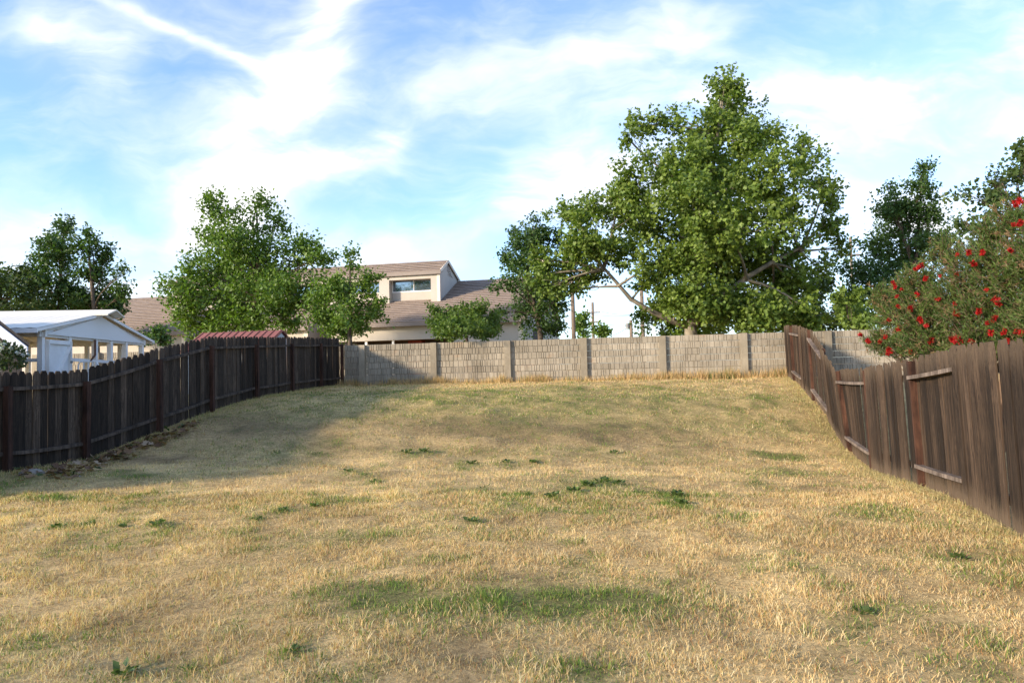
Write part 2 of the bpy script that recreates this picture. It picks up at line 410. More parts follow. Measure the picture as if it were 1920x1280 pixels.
_dd = np.linspace(1.6, 23.5, 700)
def ground_at(px, py):
    r = Fv + Rv * ((px - 960) / F_PX) + Uv * ((640 - py) / F_PX)
    x = _dd * r.x / r.y; z = CAM_H + _dd * r.z / r.y; g = zg(x, _dd); k = int(np.argmax(z <= g)) if (z <= g).any() else 650
    return Vector((x[k], _dd[k], g[k]))
def patch_list(lst):
    out = []
    for px, py, wx, wy, a in lst:
        c = ground_at(px, py); e = ground_at(px, py - wy)
        out.append((c.x, c.y, wx * c.y / F_PX, max(abs(e.y - c.y), 0.15), a))
    return out
GREEN = patch_list([(1060, 1125, 210, 32, 1.15), (820, 1128, 210, 34, 0.7), (1240, 1100, 80, 22, 0.45), (1105, 1262, 70, 25, 1.0), (980, 1240, 60, 20, 0.3), (690, 1003, 90, 10, 0.7),
    (1090, 905, 120, 14, 0.5), (130, 935, 110, 8, 0.6), (290, 943, 70, 6, 0.5), (1470, 888, 90, 10, 0.7), (1460, 858, 60, 8, 0.8), (1070, 843, 60, 8, 0.6), (950, 735, 420, 9, 0.62), (1450, 748, 90, 9, 0.7),
    (1440, 805, 100, 14, 0.6), (1240, 775, 160, 16, 0.35), (1000, 755, 520, 26, 0.72), (1350, 800, 250, 30, 0.55), (600, 770, 200, 24, 0.5), (900, 850, 500, 20, 0.34), (1000, 930, 300, 30, 0.18), (700, 745, 160, 12, 0.5), (1640, 965, 100, 18, 0.6), (1760, 985, 90, 18, 0.45), (1820, 1050, 90, 22, 0.55), (1880, 1080, 90, 25, 0.5), (200, 890, 170, 9, 0.6), (30, 905, 80, 14, 0.7),
    (1180, 975, 130, 10, 0.25), (900, 1000, 120, 14, 0.3), (1300, 930, 80, 12, 0.25), (230, 1272, 50, 12, 0.6), (1620, 1145, 60, 14, 0.4), (860, 1180, 150, 18, 0.25), (430, 845, 130, 12, 0.3), (760, 800, 150, 14, 0.25), (1600, 1060, 120, 16, 0.2)])
WEED_MID = [(905, 918, 1.2), (985, 928, 1.0), (1035, 932, 1.0), (1060, 908, 1.2), (1075, 922, 1.1), (1105, 912, 1.2), (1130, 905, 1.3), (1160, 908, 1.1), (1200, 925, 0.9), (1245, 928, 1.2), (1270, 930, 1.1), (1255, 945, 1.0), (1280, 945, 1.0), (885, 980, 0.9)]
WEED_LEFT = [(110, 990, 0.9), (165, 985, 0.7), (230, 988, 0.6), (295, 985, 1.0), (318, 990, 0.6)]
WEED_BANK = [(520, 852, 1.4), (595, 853, 1.2), (762, 850, 1.4), (795, 848, 1.4), (882, 870, 1.2), (950, 868, 1.2), (865, 880, 1.0), (655, 885, 1.0), (680, 892, 1.0), (700, 905, 0.9), (590, 950, 0.8), (530, 958, 0.8), (480, 975, 0.7), (1000, 868, 1.2), (1150, 850, 1.2)]
GREEN += patch_list([(px, py, 26 * sc, 6 * sc, 0.75) for px, py, sc in WEED_MID + WEED_LEFT + WEED_BANK] + [(235, 1268, 60, 16, 0.7), (350, 1257, 40, 10, 0.6), (550, 1226, 40, 10, 0.6), (1800, 1050, 60, 12, 0.7), (1620, 1165, 70, 20, 0.6), (1418, 908, 30, 6, 0.7)])
BROWN = patch_list([(470, 800, 190, 26, 1.0), (850, 800, 190, 24, 1.0), (1100, 810, 220, 26, 1.0), (700, 835, 220, 16, 0.5), (1290, 840, 90, 12, 0.5), (370, 935, 110, 9, 0.6), (250, 860, 130, 14, 0.8), (400, 1120, 300, 40, 0.3), (430, 1190, 60, 10, 0.4), (960, 830, 100, 12, 0.6),
    (880, 1230, 130, 22, 0.35), (1130, 760, 200, 12, 0.3), (560, 900, 150, 10, 0.25)])
def gauss(lst, x, y):
    g = np.zeros_like(x)
    for cx, cy, sx, sy, a in lst: g = np.maximum(g, a * np.exp(-((x - cx) / sx)**2 - ((y - cy) / sy)**2))
    return g
def masks(x, y):
    n = fbm(x * 1.1, y * 1.1, 0); n2 = fbm(x * 3.7, y * 3.7, 1); n3 = fbm(x * 0.45, y * 0.45, 2)
    gr = gauss(GREEN, x, y) * (0.45 + 1.1 * n2) + np.clip((n - 0.62) * 1.6, 0, 0.25)
    br = gauss(BROWN, x, y) * (0.45 + 1.1 * n) + np.clip((n2 - 0.58) * 2.0, 0, 0.5)
    flecks = np.clip((fbm(x * 2.3 + 9, y * 2.3 + 5, 3) - 0.60) * 3.0, 0, 0.45)
    return np.clip(gr + flecks, 0, 1), np.clip(br, 0, 1), n3, n2
TR0, TR1 = ground_at(1402, 955), ground_at(1500, 1190)
def tint(x, y):
    """mottled thatch tone and the pale wheel track"""
    v = 0.62 + 0.80 * fbm(x * 2.1 + 3, y * 2.1 + 8, 1, 4)
    t = np.clip(((x - TR0.x) * (TR1.x - TR0.x) + (y - TR0.y) * (TR1.y - TR0.y)) / ((TR1.x - TR0.x)**2 + (TR1.y - TR0.y)**2), 0, 1)
    dd = np.hypot(x - TR0.x - t * (TR1.x - TR0.x), y - TR0.y - t * (TR1.y - TR0.y))
    return v * (1 + 0.22 * np.exp(-(dd / 0.16)**2))

# ------------------------------------------------------------------ ground (one sheet to the horizon)
def ground():
    xs = np.concatenate([[-900, -400, -180, -80, -45, -30, -22, -17, -14, -12], np.arange(-10.5, 11.01, 0.11), [12.5, 15, 18, 23, 32, 50, 90, 200, 420, 900]])
    ys = np.concatenate([[-60, -25, -10, -4, -1], np.arange(0.6, 23.6, 0.11), [24.5, 26, 28, 31, 35, 40, 50, 70, 110, 200, 420, 900, 1500]])
    X, Y = np.meshgrid(xs, ys); Z = zg(X, Y)
    far = np.clip((Y - 24) / 20, 0, 1); Z = Z * (1 - far) + 0.9 * far
    gr, br, n3, n2 = masks(X, Y)
    straw = np.array([0.60, 0.42, 0.19]); brown = np.array([0.22, 0.145, 0.08]); green = np.array([0.13, 0.15, 0.045])
    C = straw[None, None] * (0.8 + 0.4 * n3[..., None]) * tint(X, Y)[..., None]
    C = C * (1 - br[..., None] * 0.8) + brown * br[..., None] * 0.8
    C = C * (1 - gr[..., None] * 0.75) + green * gr[..., None] * 0.75
    V = np.stack([X, Y, Z], -1).reshape(-1, 3); nx = len(xs)
    i = (np.arange(len(ys) - 1)[:, None] * nx + np.arange(nx - 1)[None]).ravel()
    Fc = np.stack([i, i + 1, i + nx + 1, i + nx], -1)
    def fn(t, bs):
        a = t.n('ShaderNodeAttribute'); a.attribute_name = 'col'; co = t.n('ShaderNodeNewGeometry').outputs['Position']
        n = t.noise(co, 26, 6, 0.75); nn = t.noise(co, 7, 4, 0.6)
        v = t.m('MULTIPLY', t.rng(n, 0.3, 0.7, 0.55, 1.25), t.rng(nn, 0.3, 0.7, 0.85, 1.12)); cc = t.n('ShaderNodeCombineColor')
        for q in range(3): t.put(cc.inputs[q], v)
        t.put(bs.inputs['Base Color'], t.mix(1.0, a.outputs['Color'], cc.outputs[0], 'MULTIPLY')); setp(bs, 0.95, 0.1)
        bump(t, bs, t.noise(co, 45, 5, 0.75), 0.9, 0.03)
    me = np_mesh('ground', V, Fc, mat('dry_lawn_soil', fn), C.reshape(-1, 3), True)
    tag(link('ground', me), kind='structure')
ground()

# ------------------------------------------------------------------ grass
def grass():
    def blades(n, d0, d1, power, wfac, hmin, hmax, tiltmax):
        u = rng.random(n); d = (d0**power + u * (d1**power - d0**power))**(1 / power)
        x = (rng.random(n) * 2 - 1) * (0.82 * d + 1.2)
        a, b = lx(d), rx(d); k = (x > a + 0.03) & (x < b - 0.02)
        d, x = d[k], x[k]; n = len(d)
        gr, br, n3, n2 = masks(x, d)
        keep = rng.random(n) > br * 0.5 + np.clip((0.45 - fbm(x * 2.6, d * 2.6, 2)) * 3.0, 0, 0.75); d, x, gr, br, n3, n2 = (q[keep] for q in (d, x, gr, br, n3, n2)); n = len(d)
        z = zg(x, d)
        cl = fbm(x * 5.5, d * 5.5, 3, 3); h = (hmin + (hmax - hmin) * rng.random(n)**1.6) * np.clip(-0.25 + 2.4 * cl, 0.25, 1.9)
        isg = rng.random(n) < gr * 0.85 + 0.035 + 0.05 * np.clip(d - 9, 0, 6) / 6
        w = (0.0013 + 0.0013 * rng.random(n)) * wfac * np.maximum(1, d / 6.0); w = np.where(isg, w * 1.35, w)
        az = rng.random(n) * 6.283; tl = tiltmax * rng.random(n)**0.8
        lie = rng.random(n) < 0.36; tl = np.where(lie, 1.25 + 0.25 * rng.random(n), tl); h = np.where(lie, h * 1.3, h)
        ux = np.sin(tl) * np.cos(az); uy = np.sin(tl) * np.sin(az); uz = np.cos(tl)
        ang = rng.random(n) * 3.14; sx = np.cos(ang) * w; sy = np.sin(ang) * w
        t_ = rng.random((n, 1)); t2 = rng.random((n, 1))
        straw = np.array([0.77, 0.575, 0.30]) * (1 - t_) + np.array([0.60, 0.385, 0.17]) * t_
        pale = np.array([0.74, 0.60, 0.37]); straw = np.where(t2 < 0.22, pale, straw)
        rust = np.array([0.40, 0.19, 0.075]); straw = np.where((t2 > 0.86) , rust * (0.7 + 0.5 * t_), straw)
        tn = tint(x, d)[:, None]; straw = straw * (0.88 + 0.26 * n3[:, None]) * (1 - 0.5 * br[:, None]) * np.concatenate([0.35 + 0.65 * tn, 0.25 + 0.75 * tn, 0.15 + 0.85 * tn], 1)
        green = (np.array([0.09, 0.175, 0.028]) * (1 - t_) + np.array([0.24, 0.29, 0.06]) * t_)
        col = np.where(isg[:, None], green, straw)
        p = np.stack([x, d, z - 0.004], -1); U = np.stack([ux, uy, uz], -1) * h[:, None]; S = np.stack([sx, sy, np.zeros(n)], -1)
        return p, U, S, col, az, h
    V = []; Fc = []; C = []; base = 0
    # near: bent blades of three triangles
    p, U, S, col, az, h = blades(540000, 2.4, 8.5, 1.55, 1.0, 0.012, 0.060, 0.85)
    n = len(p); bend = np.stack([np.cos(az), np.sin(az), -0.35 * np.ones(n)], -1) * (h * 0.22 * rng.random(n))[:, None]
    v = np.stack([p - S, p + S, p + U * 0.55 - S * 0.7, p + U * 0.55 + S * 0.7, p + U + bend], 1).reshape(-1, 3)
    b = np.arange(n)[:, None] * 5
    f = np.concatenate([b + [0, 1, 3], b + [0, 3, 2], b + [2, 3, 4]], 1).reshape(-1, 3)
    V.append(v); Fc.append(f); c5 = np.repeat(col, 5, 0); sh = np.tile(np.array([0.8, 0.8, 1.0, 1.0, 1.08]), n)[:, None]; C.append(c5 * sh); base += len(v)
    # far: single triangles
    p, U, S, col, az, h = blades(520000, 7.5, 22.6, 1.15, 1.05, 0.014, 0.062, 0.95)
    n = len(p); v = np.stack([p - S, p + S, p + U], 1).reshape(-1, 3); f = np.arange(n * 3).reshape(-1, 3) + base
    V.append(v); Fc.append(f); C.append(np.repeat(col, 3, 0))
    me = np_mesh('grass', np.concatenate(V), np.concatenate(Fc), M['grass'], np.concatenate(C))
    tag(link('grass', me), 'short dry straw coloured lawn grass with green patches', 'grass', kind='stuff')
grass()

# ------------------------------------------------------------------ board fences
def board_mesh(i, material):
    r = random.Random(100 + i); c = (0.026 if i < 20 else 0.048) + 0.01 * r.random(); k = 0.18 + 0.08 * r.random(); j = lambda s: (r.random() - 0.5) * s
    lv = [(0.0, 0, 0), (0.34, 0, 0), (0.68, 0, 0)]
    pts = [(-0.5, 0), (0.5, 0), (0.5 + j(.04), 0.33), (0.5 + j(.05), 0.66), (0.5, 1 - c - 0.01 * r.random()), (k, 1 + j(.006)), (-k, 1 + j(.006)), (-0.5, 1 - c - 0.01 * r.random()), (-0.5 + j(.05), 0.66), (-0.5 + j(.04), 0.33)]
    m = MB(); b = 0
    bow = [0, 0, j(.5), j(.7), j(.6), j(.5), j(.5), j(.6), j(.7), j(.5)]
    n = len(pts)
    m.v = [(x, -0.5 + bw, z) for (x, z), bw in zip(pts, bow)] + [(x, 0.5 + bw, z) for (x, z), bw in zip(pts, bow)]
    q = [(0, 1, 2, 9), (9, 2, 3, 8), (8, 3, 4, 7), (7, 4, 5, 6)]
    m.f = list(q) + [tuple(n + e for e in reversed(z)) for z in q] + [(e, n + e, n + (e + 1) % n, (e + 1) % n) for e in range(n)]
    return m.mesh('board', material)

def fence(name, label, pts, styles, mats, first_extra, boardw, split=None, gaps=()):
    """pts: (base point, height, inward lean). styles per span: 'rails' shows rails on the yard side, 'boards' shows boards"""
    root = thing(name, pts[0][0], label, 'fence'); L0 = wloc(root)
    meshes = [board_mesh(i + (0 if 'l' in mats[0] else 20), M[mats[0]]) for i in range(7)]
    r = random.Random(len(pts)); cnt = 0
    side = 1 if pts[0][0].x < 0 else -1                # +1: the yard lies to +x
    for i in range(len(pts) - 1):
        (a, ha, la), (b, hb, lb) = pts[i], pts[i + 1]
        h2 = Vector((b.x - a.x, b.y - a.y, 0)); L = h2.length; e = h2 / L
        nrm = Vector((e.y, -e.x, 0)) * (1 if Vector((e.y, -e.x, 0)).x * side > 0 else -1)   # towards the yard
        st = styles[i]; off = -0.034 if st == 'rails' else 0.034
        nb = max(3, round(L / boardw)); w = L / nb
        rot = math.atan2(e.y, e.x)
        for k in range(nb):
            t = (k + 0.5) / nb; p = a.lerp(b, t); ht = ha + (hb - ha) * t; ln = la + (lb - la) * t
            zb = zg1(p.x, p.y) - 0.02 - 0.02 * r.random(); zt = p.z + ht + (r.random() - 0.5) * 0.03
            ww = w * (0.955 + 0.035 * r.random()) if side > 0 else w * (0.925 + 0.05 * r.random())
            if cnt in gaps: ww *= 0.80
            tilt = (r.random() - 0.5) * 0.012
            q = p + nrm * (off + (r.random() - 0.5) * (0.018 if side > 0 else 0.032))
            o = link('board', meshes[r.randrange(7)], root)
            zax = Vector((0, 0, 1)) * (zt - zb) + nrm * ln + e * tilt * (zt - zb)
            Hh = zax.length; Z = zax / Hh; X = (e - Z * e.dot(Z)).normalized(); Y = Z.cross(X)
            o.color = (r.choice((0.42, 0.62, 0.8, 0.95, 1.1, 1.45)),) * 3 + (1,)
            if r.random() < 0.5: X, Y = -X, -Y
            yw = (r.random() - 0.5) * (0.05 if side > 0 else 0.20); X, Y = X * math.cos(yw) + Y * math.sin(yw), Y * math.cos(yw) - X * math.sin(yw)
            mw = Matrix((X * ww, Y * 0.018, Z * Hh)).transposed().to_4x4(); mw.translation = Vector((q.x, q.y, zb)) - L0
            o.matrix_local = mw; cnt += 1
        # rails
        roff = 0.0 if st == 'rails' else 0.0
        for fr, top in ((0.0, True), (1.0, False)):
            za = a.z + (ha - 0.24 if top else 0.27); zb_ = b.z + (hb - 0.24 if top else 0.27)
            fa = (za - a.z) / ha * la; fb = (zb_ - b.z) / hb * lb
            A = Vector((a.x, a.y, za)) + nrm * fa; B = Vector((b.x, b.y, zb_)) + nrm * fb
            sag = Vector((0, 0, -0.004 - (0.02 if side > 0 else 0.006) * r.random())); mid = (A + B) / 2 + sag
            m = MB(); pr = None
            sect = [(-0.020, -0.044), (0.020, -0.044), (0.020, 0.044), (-0.020, 0.044)] if st == 'boards' or side > 0 else [(-0.020, -0.030), (0.062, -0.030), (0.062, 0.016), (-0.020, 0.016)]
            if side > 0: sect = [(-0.021, -0.030), (0.045, -0.030), (0.045, 0.022), (-0.021, 0.022)]
            ring = []
            for tt in (0.0, 0.25, 0.5, 0.75, 1.0):
                p = A.lerp(B, tt) + sag * (1 - (2 * tt - 1)**2)
                ring.append([p + nrm * s0 + Vector((0, 0, s1)) for s0, s1 in sect])
            bse = 0
            for q in ring: m.v += [tuple(x) for x in q]
            for s in range(4):
                for c in range(4): m.f.append((s * 4 + c, s * 4 + (c + 1) % 4, s * 4 + 4 + (c + 1) % 4, s * 4 + 4 + c))
            m.f += [(3, 2, 1, 0), (16, 17, 18, 19)]
            m.build('rail', M[mats[2]], root, origin=(A + B) / 2)
    for i, (a, ha, la) in enumerate(pts):
        prv = pts[max(i - 1, 0)][0]; nxt = pts[min(i + 1, len(pts) - 1)][0]
        e = (nxt - prv); e.z = 0; e.normalize(); nrm = Vector((e.y, -e.x, 0)); nrm = nrm if nrm.x * side > 0 else -nrm
        hh = ha - 0.20 if side > 0 else ha - 0.03
        base = Vector((a.x, a.y, zg1(a.x, a.y) - 0.08)) + nrm * (0.075 if side > 0 else -0.008)
        top = Vector((a.x, a.y, a.z + hh)) + nrm * (la * hh / ha + (0.075 if side > 0 else -0.008))
        m = MB(); m.bar(base, top, 0.086, 0.090, up=nrm); m.build('post', M[mats[1]], root, origin=base)
    return root

lpts = [(Vector((-7.62, 7.4, zg1(-7.62, 7.4))), 1.52, 0.0)] + [(p, h, 0.0) for p, h in LEFT]
fence('board_fence', 'dark grey weathered board fence with reddish posts along the left of the lawn', lpts, ['rails'] * 8, ('fence_l', 'post_l', 'rail_l'), 0, 0.143, gaps=(41, 47, 48, 65, 74, 82, 83, 91, 95, 104, 113))
rp0 = RIGHT[0][0]; e0 = (RIGHT[0][0] - RIGHT[1][0]).normalized()
q1 = rp0 + e0 * 2.2; q1.z = zg1(q1.x, q1.y)
rpts = [(q1, 1.74, 0.05)] + [(p, h, l) for p, h, l in RIGHT]
fence('board_fence', 'brown sagging board fence with alternating panels along the right of the lawn', rpts,
      ['boards', 'boards', 'rails', 'boards', 'rails', 'boards', 'rails', 'boards', 'rails', 'boards'], ('fence_r', 'post_r', 'rail_r'), 0, 0.140, gaps=(40, 55, 71))

# ------------------------------------------------------------------ concrete panel wall
def wall():
    ux = Vector((1, WALL_K, 0)).normalized(); un = Vector((ux.y, -ux.x, 0))     # un points to the yard
    if un.y > 0: un = -un
    def wp(x): return Vector((x, WALL_D0 + WALL_K * x, 0))
    root = thing('block_wall', wp(-5.0) + Vector((0, 0, WALL_Z)), 'grey patterned concrete panel wall with pillars across the back of the lawn', 'wall')
    px0, step = -5.04, 2.448
    CH = 0.203; NC = 7
    # slab variants: a plain slab with proud blocks of uneven width
    W_ = step * math.sqrt(1 + WALL_K**2) - 0.20
    def slab(i):
        r = random.Random(500 + i); m = MB(); L = W_ + 0.06
        m.box((0, 0.02, 0), (L, 0.06, CH - 0.004))
        x = -L / 2 + 0.004
        while x < L / 2 - 0.03:
            w = r.choice([0.062, 0.068, 0.075, 0.09, 0.11, 0.125, 0.16, 0.17]); w = min(w, L / 2 - x - 0.002)
            pr = 0.010 + 0.013 * r.random(); c = 0.005; z0, z1 = -CH / 2 + 0.005, CH / 2 - 0.005; x0, x1 = x + 0.0048, x + w - 0.0048
            y0, y1 = -0.009, -0.010 - pr; b = len(m.v)
            m.v += [(x0, y0, z0), (x1, y0, z0), (x1, y0, z1), (x0, y0, z1), (x0 + c, y1, z0 + c), (x1 - c, y1, z0 + c), (x1 - c, y1, z1 - c), (x0 + c, y1, z1 - c)]
            m.f += [(b + 4, b + 5, b + 6, b + 7), (b, b + 1, b + 5, b + 4), (b + 1, b + 2, b + 6, b + 5), (b + 2, b + 3, b + 7, b + 6), (b + 3, b, b + 4, b + 7)]
            x += w
        return m.mesh('panel', M['block'])
    var = [slab(i) for i in range(12)]
    r = random.Random(3); rot = math.atan2(ux.y, ux.x)
    pm = MB(); pm.box((0, 0, 0.724), (0.20, 0.17, 1.40)); pb = pm.mesh('pillar', M['pillar'])
    for i in range(-5, 9):
        x = px0 + step * i; P_ = wp(x)
        o = link('pillar', pb, root, P_ + un * 0.045 + Vector((0, 0, WALL_Z + 0.0)) - wloc(root)); o.rotation_euler.z = rot
        o.scale = (1, 1, 1 + 0.012 * (r.random() - 0.5))
        if i == 8: break
        c = wp(x + step / 2)
        for k in range(NC):
            o = link('panel', var[r.randrange(12)], root, c + un * (0.004 * (r.random() - 0.5)) + Vector((0, 0, WALL_Z + 0.0 + CH * (k + 0.5))) - wloc(root))
            o.rotation_euler.z = rot + (math.pi * 0); o.scale.x = 1
    f = MB(); A, B = wp(px0 - 5 * step - 0.2), wp(px0 + 8 * step + 0.2)
    f.bar(A + Vector((0, 0, WALL_Z - 0.22)), B + Vector((0, 0, WALL_Z - 0.22)), 0.24, 0.43); f.build('footing', M['pillar'], root)
wall()

# ------------------------------------------------------------------ trees and shrubs
def unit(v): return v / np.maximum(np.linalg.norm(v, axis=-1, keepdims=True), 1e-6)
LEAF = {
 'star': (np.array([(0, 0, 0), (0.50, 0.22, 0.10), (0.24, 0.42, 0.03), (0.46, 0.72, 0.10), (0, 1.0, -0.08), (-0.46, 0.72, 0.10), (-0.24, 0.42, 0.03), (-0.50, 0.22, 0.10)]),
          np.array([(0, 1, 2), (0, 2, 4), (2, 3, 4), (0, 4, 6), (6, 4, 5), (0, 6, 7)])),
 'oval': (np.array([(0, 0, 0), (0.36, 0.45, 0.09), (0, 1.0, -0.06), (-0.36, 0.45, 0.09)]), np.array([(0, 1, 2), (0, 2, 3)])),
 'narrow': (np.array([(0, 0, 0), (0.09, 0.5, 0.02), (0, 1.0, 0.0), (-0.09, 0.5, 0.02)]), np.array([(0, 1, 2), (0, 2, 3)])),
}
def leaves_mesh(name, pos, axis, nrm, size, col, shape, material):
    T, Fm = LEAF[shape]; n = len(pos); k = len(T)
    Y = unit(axis); X = unit(np.cross(Y, nrm)); Z = np.cross(X, Y)
    v = pos[:, None] + size[:, None, None] * (T[None, :, 0:1] * X[:, None] + T[None, :, 1:2] * Y[:, None] + T[None, :, 2:3] * Z[:, None])
    f = (np.arange(n)[:, None, None] * k + Fm[None]).reshape(-1, 3)
    return np_mesh(name, v.reshape(-1, 3), f, material, np.repeat(col, k, 0))

def bez(a, b, c, n):
    return [a * (1 - t)**2 + b * 2 * t * (1 - t) + c * t**2 for t in np.linspace(0, 1, n)]

def tree(name, label, cat, d, lobes, trunk, leaf=0.16, shape='oval', col=((0.045, 0.085, 0.018), (0.10, 0.16, 0.03)), per=8.0, m=12, spray=0.55,
         limb_r=0.07, bark='bark', depth=0.9, dark=0.0, seed=1, group=None, trunk_r=0.2, ground=None, jitter=0.18, seat=0.55, inner=True, droop=0.25, limbs=None, clump=9, shoots=10, loosen=0.28):
    """lobes in photo pixels (px, py, rx, ry[, dd]); each becomes a clump of foliage with real depth round the trunk"""
    R = np.random.default_rng(seed)
    fork = at(trunk[0], trunk[1], d); gz = zg1(fork.x, 22.5) if ground is None else ground
    root = thing(name, (fork.x, d, gz), label, cat, group)
    L = []
    for lb in lobes:
        px, py, rx_, ry_ = lb[:4]; dd = lb[4] if len(lb) > 4 else None
        s = d / F_PX; r = (rx_ * s, max(rx_, ry_) * s * depth, ry_ * s)
        off = (R.random() - 0.5) * 2.0 * depth * 1.6 * max(r[0], 0.6) if dd is None else dd
        c = at(px, py, d + off)
        L.append((np.array(c), np.array(r)))
    # wood
    wood_ = MB(); base = Vector((fork.x, d, gz - 0.1))
    tp = bez(np.array(base), np.array(base.lerp(fork, 0.5) + Vector((0.08, 0, 0))), np.array(fork), 6)
    wood_.tube(tp, list(np.linspace(trunk_r * 1.25, trunk_r * 0.85, 6)), 9)
    fk = np.array(fork); topc = max((c for c, r in L), key=lambda q: q[2]); lead = topc - fk
    if len(L) > 3: wood_.tube(bez(fk - np.array([0, 0, 0.15]), (fk + topc) / 2 + np.array([0.15 * R.normal(), 0, 0.1]), topc, 9), list(np.linspace(trunk_r * 0.8, 0.02, 9)), 7)
    pos = []; out = []
    for c, r in L:
        st0 = fk + lead * np.clip(((c - fk) @ lead) * 0.5 / max(lead @ lead, 1e-6), 0.0, 0.8) if len(L) > 3 else fk
        if limbs: st0 = np.array(min((p for pl in limbs for p in pl[1:-1]), key=lambda p: np.linalg.norm(np.array(p) - c) + 0.6 * max(0, p.z - c[2])))
        dist = np.linalg.norm(c - st0); mid = (st0 + c) / 2 + np.array([0, 0, 0.12 * dist]) * (1 if c[2] < fk[2] + dist * 0.7 else 0.2) + R.normal(0, 0.10 * dist, 3)
        path = bez(st0 - np.array([0, 0, 0.1]), mid, c, 7); lr = limb_r * (0.55 + 0.25 * min(3, dist / 3))
        wood_.tube(path, list(np.linspace(lr, lr * 0.28, 7)), 5, cap=False)
        area = 4 * math.pi * ((r[0] * r[1])**1.6 / 3 + (r[0] * r[2])**1.6 / 3 + (r[1] * r[2])**1.6 / 3)**(1 / 1.6)
        k = max(10, int(per * area)); dr = unit(R.normal(0, 1, (k, 3)))
        bumpy = 1 + jitter * np.sin(dr[:, 0] * 5 + c[0] * 3) + jitter * np.sin(dr[:, 2] * 6 + c[2] * 2) * np.cos(dr[:, 1] * 4) + R.normal(0, jitter * 0.5, k)
        rad = (seat + (1 - seat) * R.random(k)**0.7) * bumpy
        p = c + dr * r * rad[:, None] * 0.95
        nc = max(3, k // clump); ci = R.integers(0, nc, k); hub = c + dr[:nc] * r * np.clip(rad[:nc, None], 0.5, 1.25) * 0.95
        spread = 0.30 * (r.mean() + 0.25); loose = R.random(k) < loosen
        p = np.where(loose[:, None], p, hub[ci] + R.normal(0, 1, (k, 3)) * np.array([1, 1, 0.7]) * spread * 0.62)
        dr = unit(p - c + 1e-4); pos.append(p); out.append(dr)
        for q in range(0, k, max(1, k // 9)):
            st = np.array(path[R.integers(3, 7)]); wood_.tube(bez(st, (st + p[q]) / 2 + R.normal(0, 0.12, 3), p[q], 4), [lr * 0.26, lr * 0.2, lr * 0.14, lr * 0.07], 3, cap=False)
    # leading shoots that break the outline
    for _ in range(shoots):
        c, r = L[R.integers(0, len(L))]; dv = unit(R.normal(0, 1, 3) * np.array([1, 0.6, 0.5]) + np.array([0, 0, 0.7])); tip = c + dv * r * 1.25 + np.array([0, 0, 0.25 * r[2]])
        k = 7; tt = np.linspace(0.55, 1.0, k)[:, None]; pos.append(c + (tip - c) * tt + R.normal(0, 0.07, (k, 3))); out.append(np.tile(dv, (k, 1)))
        wood_.tube([c, tip], [limb_r * 0.25, 0.008], 3, cap=False)
    wood_.build('trunk', M[bark], root, smooth=True)
    pos = np.concatenate(pos); out = np.concatenate(out); n = len(pos)
    ax = unit(out * 0.8 + np.array([0, 0, 0.35]) + R.normal(0, 0.45, (n, 3)))
    ln = spray * (0.6 + 0.8 * R.random(n))
    t = R.random((n, m)) ; P_ = pos[:, None] + ax[:, None] * (ln[:, None] * (t - 0.45))[..., None] + R.normal(0, spray * 0.20, (n, m, 3))
    la = unit(ax[:, None] * 0.6 + R.normal(0, 0.75, (n, m, 3)) + np.array([0, 0, -droop])).reshape(-1, 3)
    nr = unit(R.normal(0, 0.6, (n * m, 3)) + np.array([0, 0, 0.75]) + np.repeat(out, m, 0) * 0.45)
    sz = leaf * (0.65 + 0.6 * R.random(n * m))
    c0, c1 = np.array(col[0]), np.array(col[1]); tone = R.random((n, 1, 1)) * 0.6 + R.random((n, m, 1)) * 0.4
    C = (c0 * (1 - tone) + c1 * tone) * (0.85 + 0.3 * R.random((n, m, 1)))
    P_ = P_.reshape(-1, 3) - np.array(wloc(root))
    o = link('crown', leaves_mesh('crown', P_, la, nr, sz, C.reshape(-1, 3), shape, M['leaf']), root); tag(o, kind='stuff')
    return root

MID = ((0.065, 0.125, 0.018), (0.155, 0.235, 0.036))
DARK = ((0.032, 0.072, 0.018), (0.085, 0.145, 0.034))
YEL = ((0.080, 0.145, 0.022), (0.165, 0.245, 0.042))

PLANE = [(1355, 160, 40, 34), (1372, 212, 62, 48), (1308, 238, 52, 42), (1212, 236, 42, 24), (1180, 262, 22, 14), (1405, 272, 72, 55), (1290, 305, 82, 60), (1200, 330, 52, 45), (1445, 335, 78, 60),
    (1508, 296, 34, 34), (1545, 352, 34, 36), (1160, 385, 45, 35), (1105, 405, 48, 28), (1052, 402, 26, 12), (1205, 415, 78, 58), (1320, 405, 95, 70), (1440, 425, 85, 55), (1555, 418, 34, 36), (1575, 462, 20, 24),
    (1095, 455, 58, 40), (1060, 485, 46, 32), (1150, 470, 50, 30), (1070, 525, 34, 22), (1235, 490, 60, 40), (1320, 495, 85, 50), (1410, 505, 75, 45), (1275, 560, 55, 32), (1360, 560, 75, 40), (1455, 555, 62, 40), (1500, 520, 28, 22), (1330, 595, 40, 18), (1420, 595, 62, 25),
    (1215, 530, 30, 18), (1022, 492, 28, 22), (1040, 535, 26, 18), (1000, 520, 22, 18), (1112, 515, 32, 18), (1085, 540, 22, 12), (1520, 595, 50, 30), (1485, 545, 40, 26), (1535, 500, 26, 20), (1440, 590, 60, 30, -1.5), (1240, 575, 34, 18), (1390, 575, 70, 40, -1.5), (1300, 560, 60, 40, -1.8), (1460, 500, 60, 40, 1.5), (1340, 330, 90, 70, 2.6), (1330, 460, 110, 80, 2.8), (1360, 430, 90, 60, -2.4), (1300, 370, 70, 60, -2.4)]
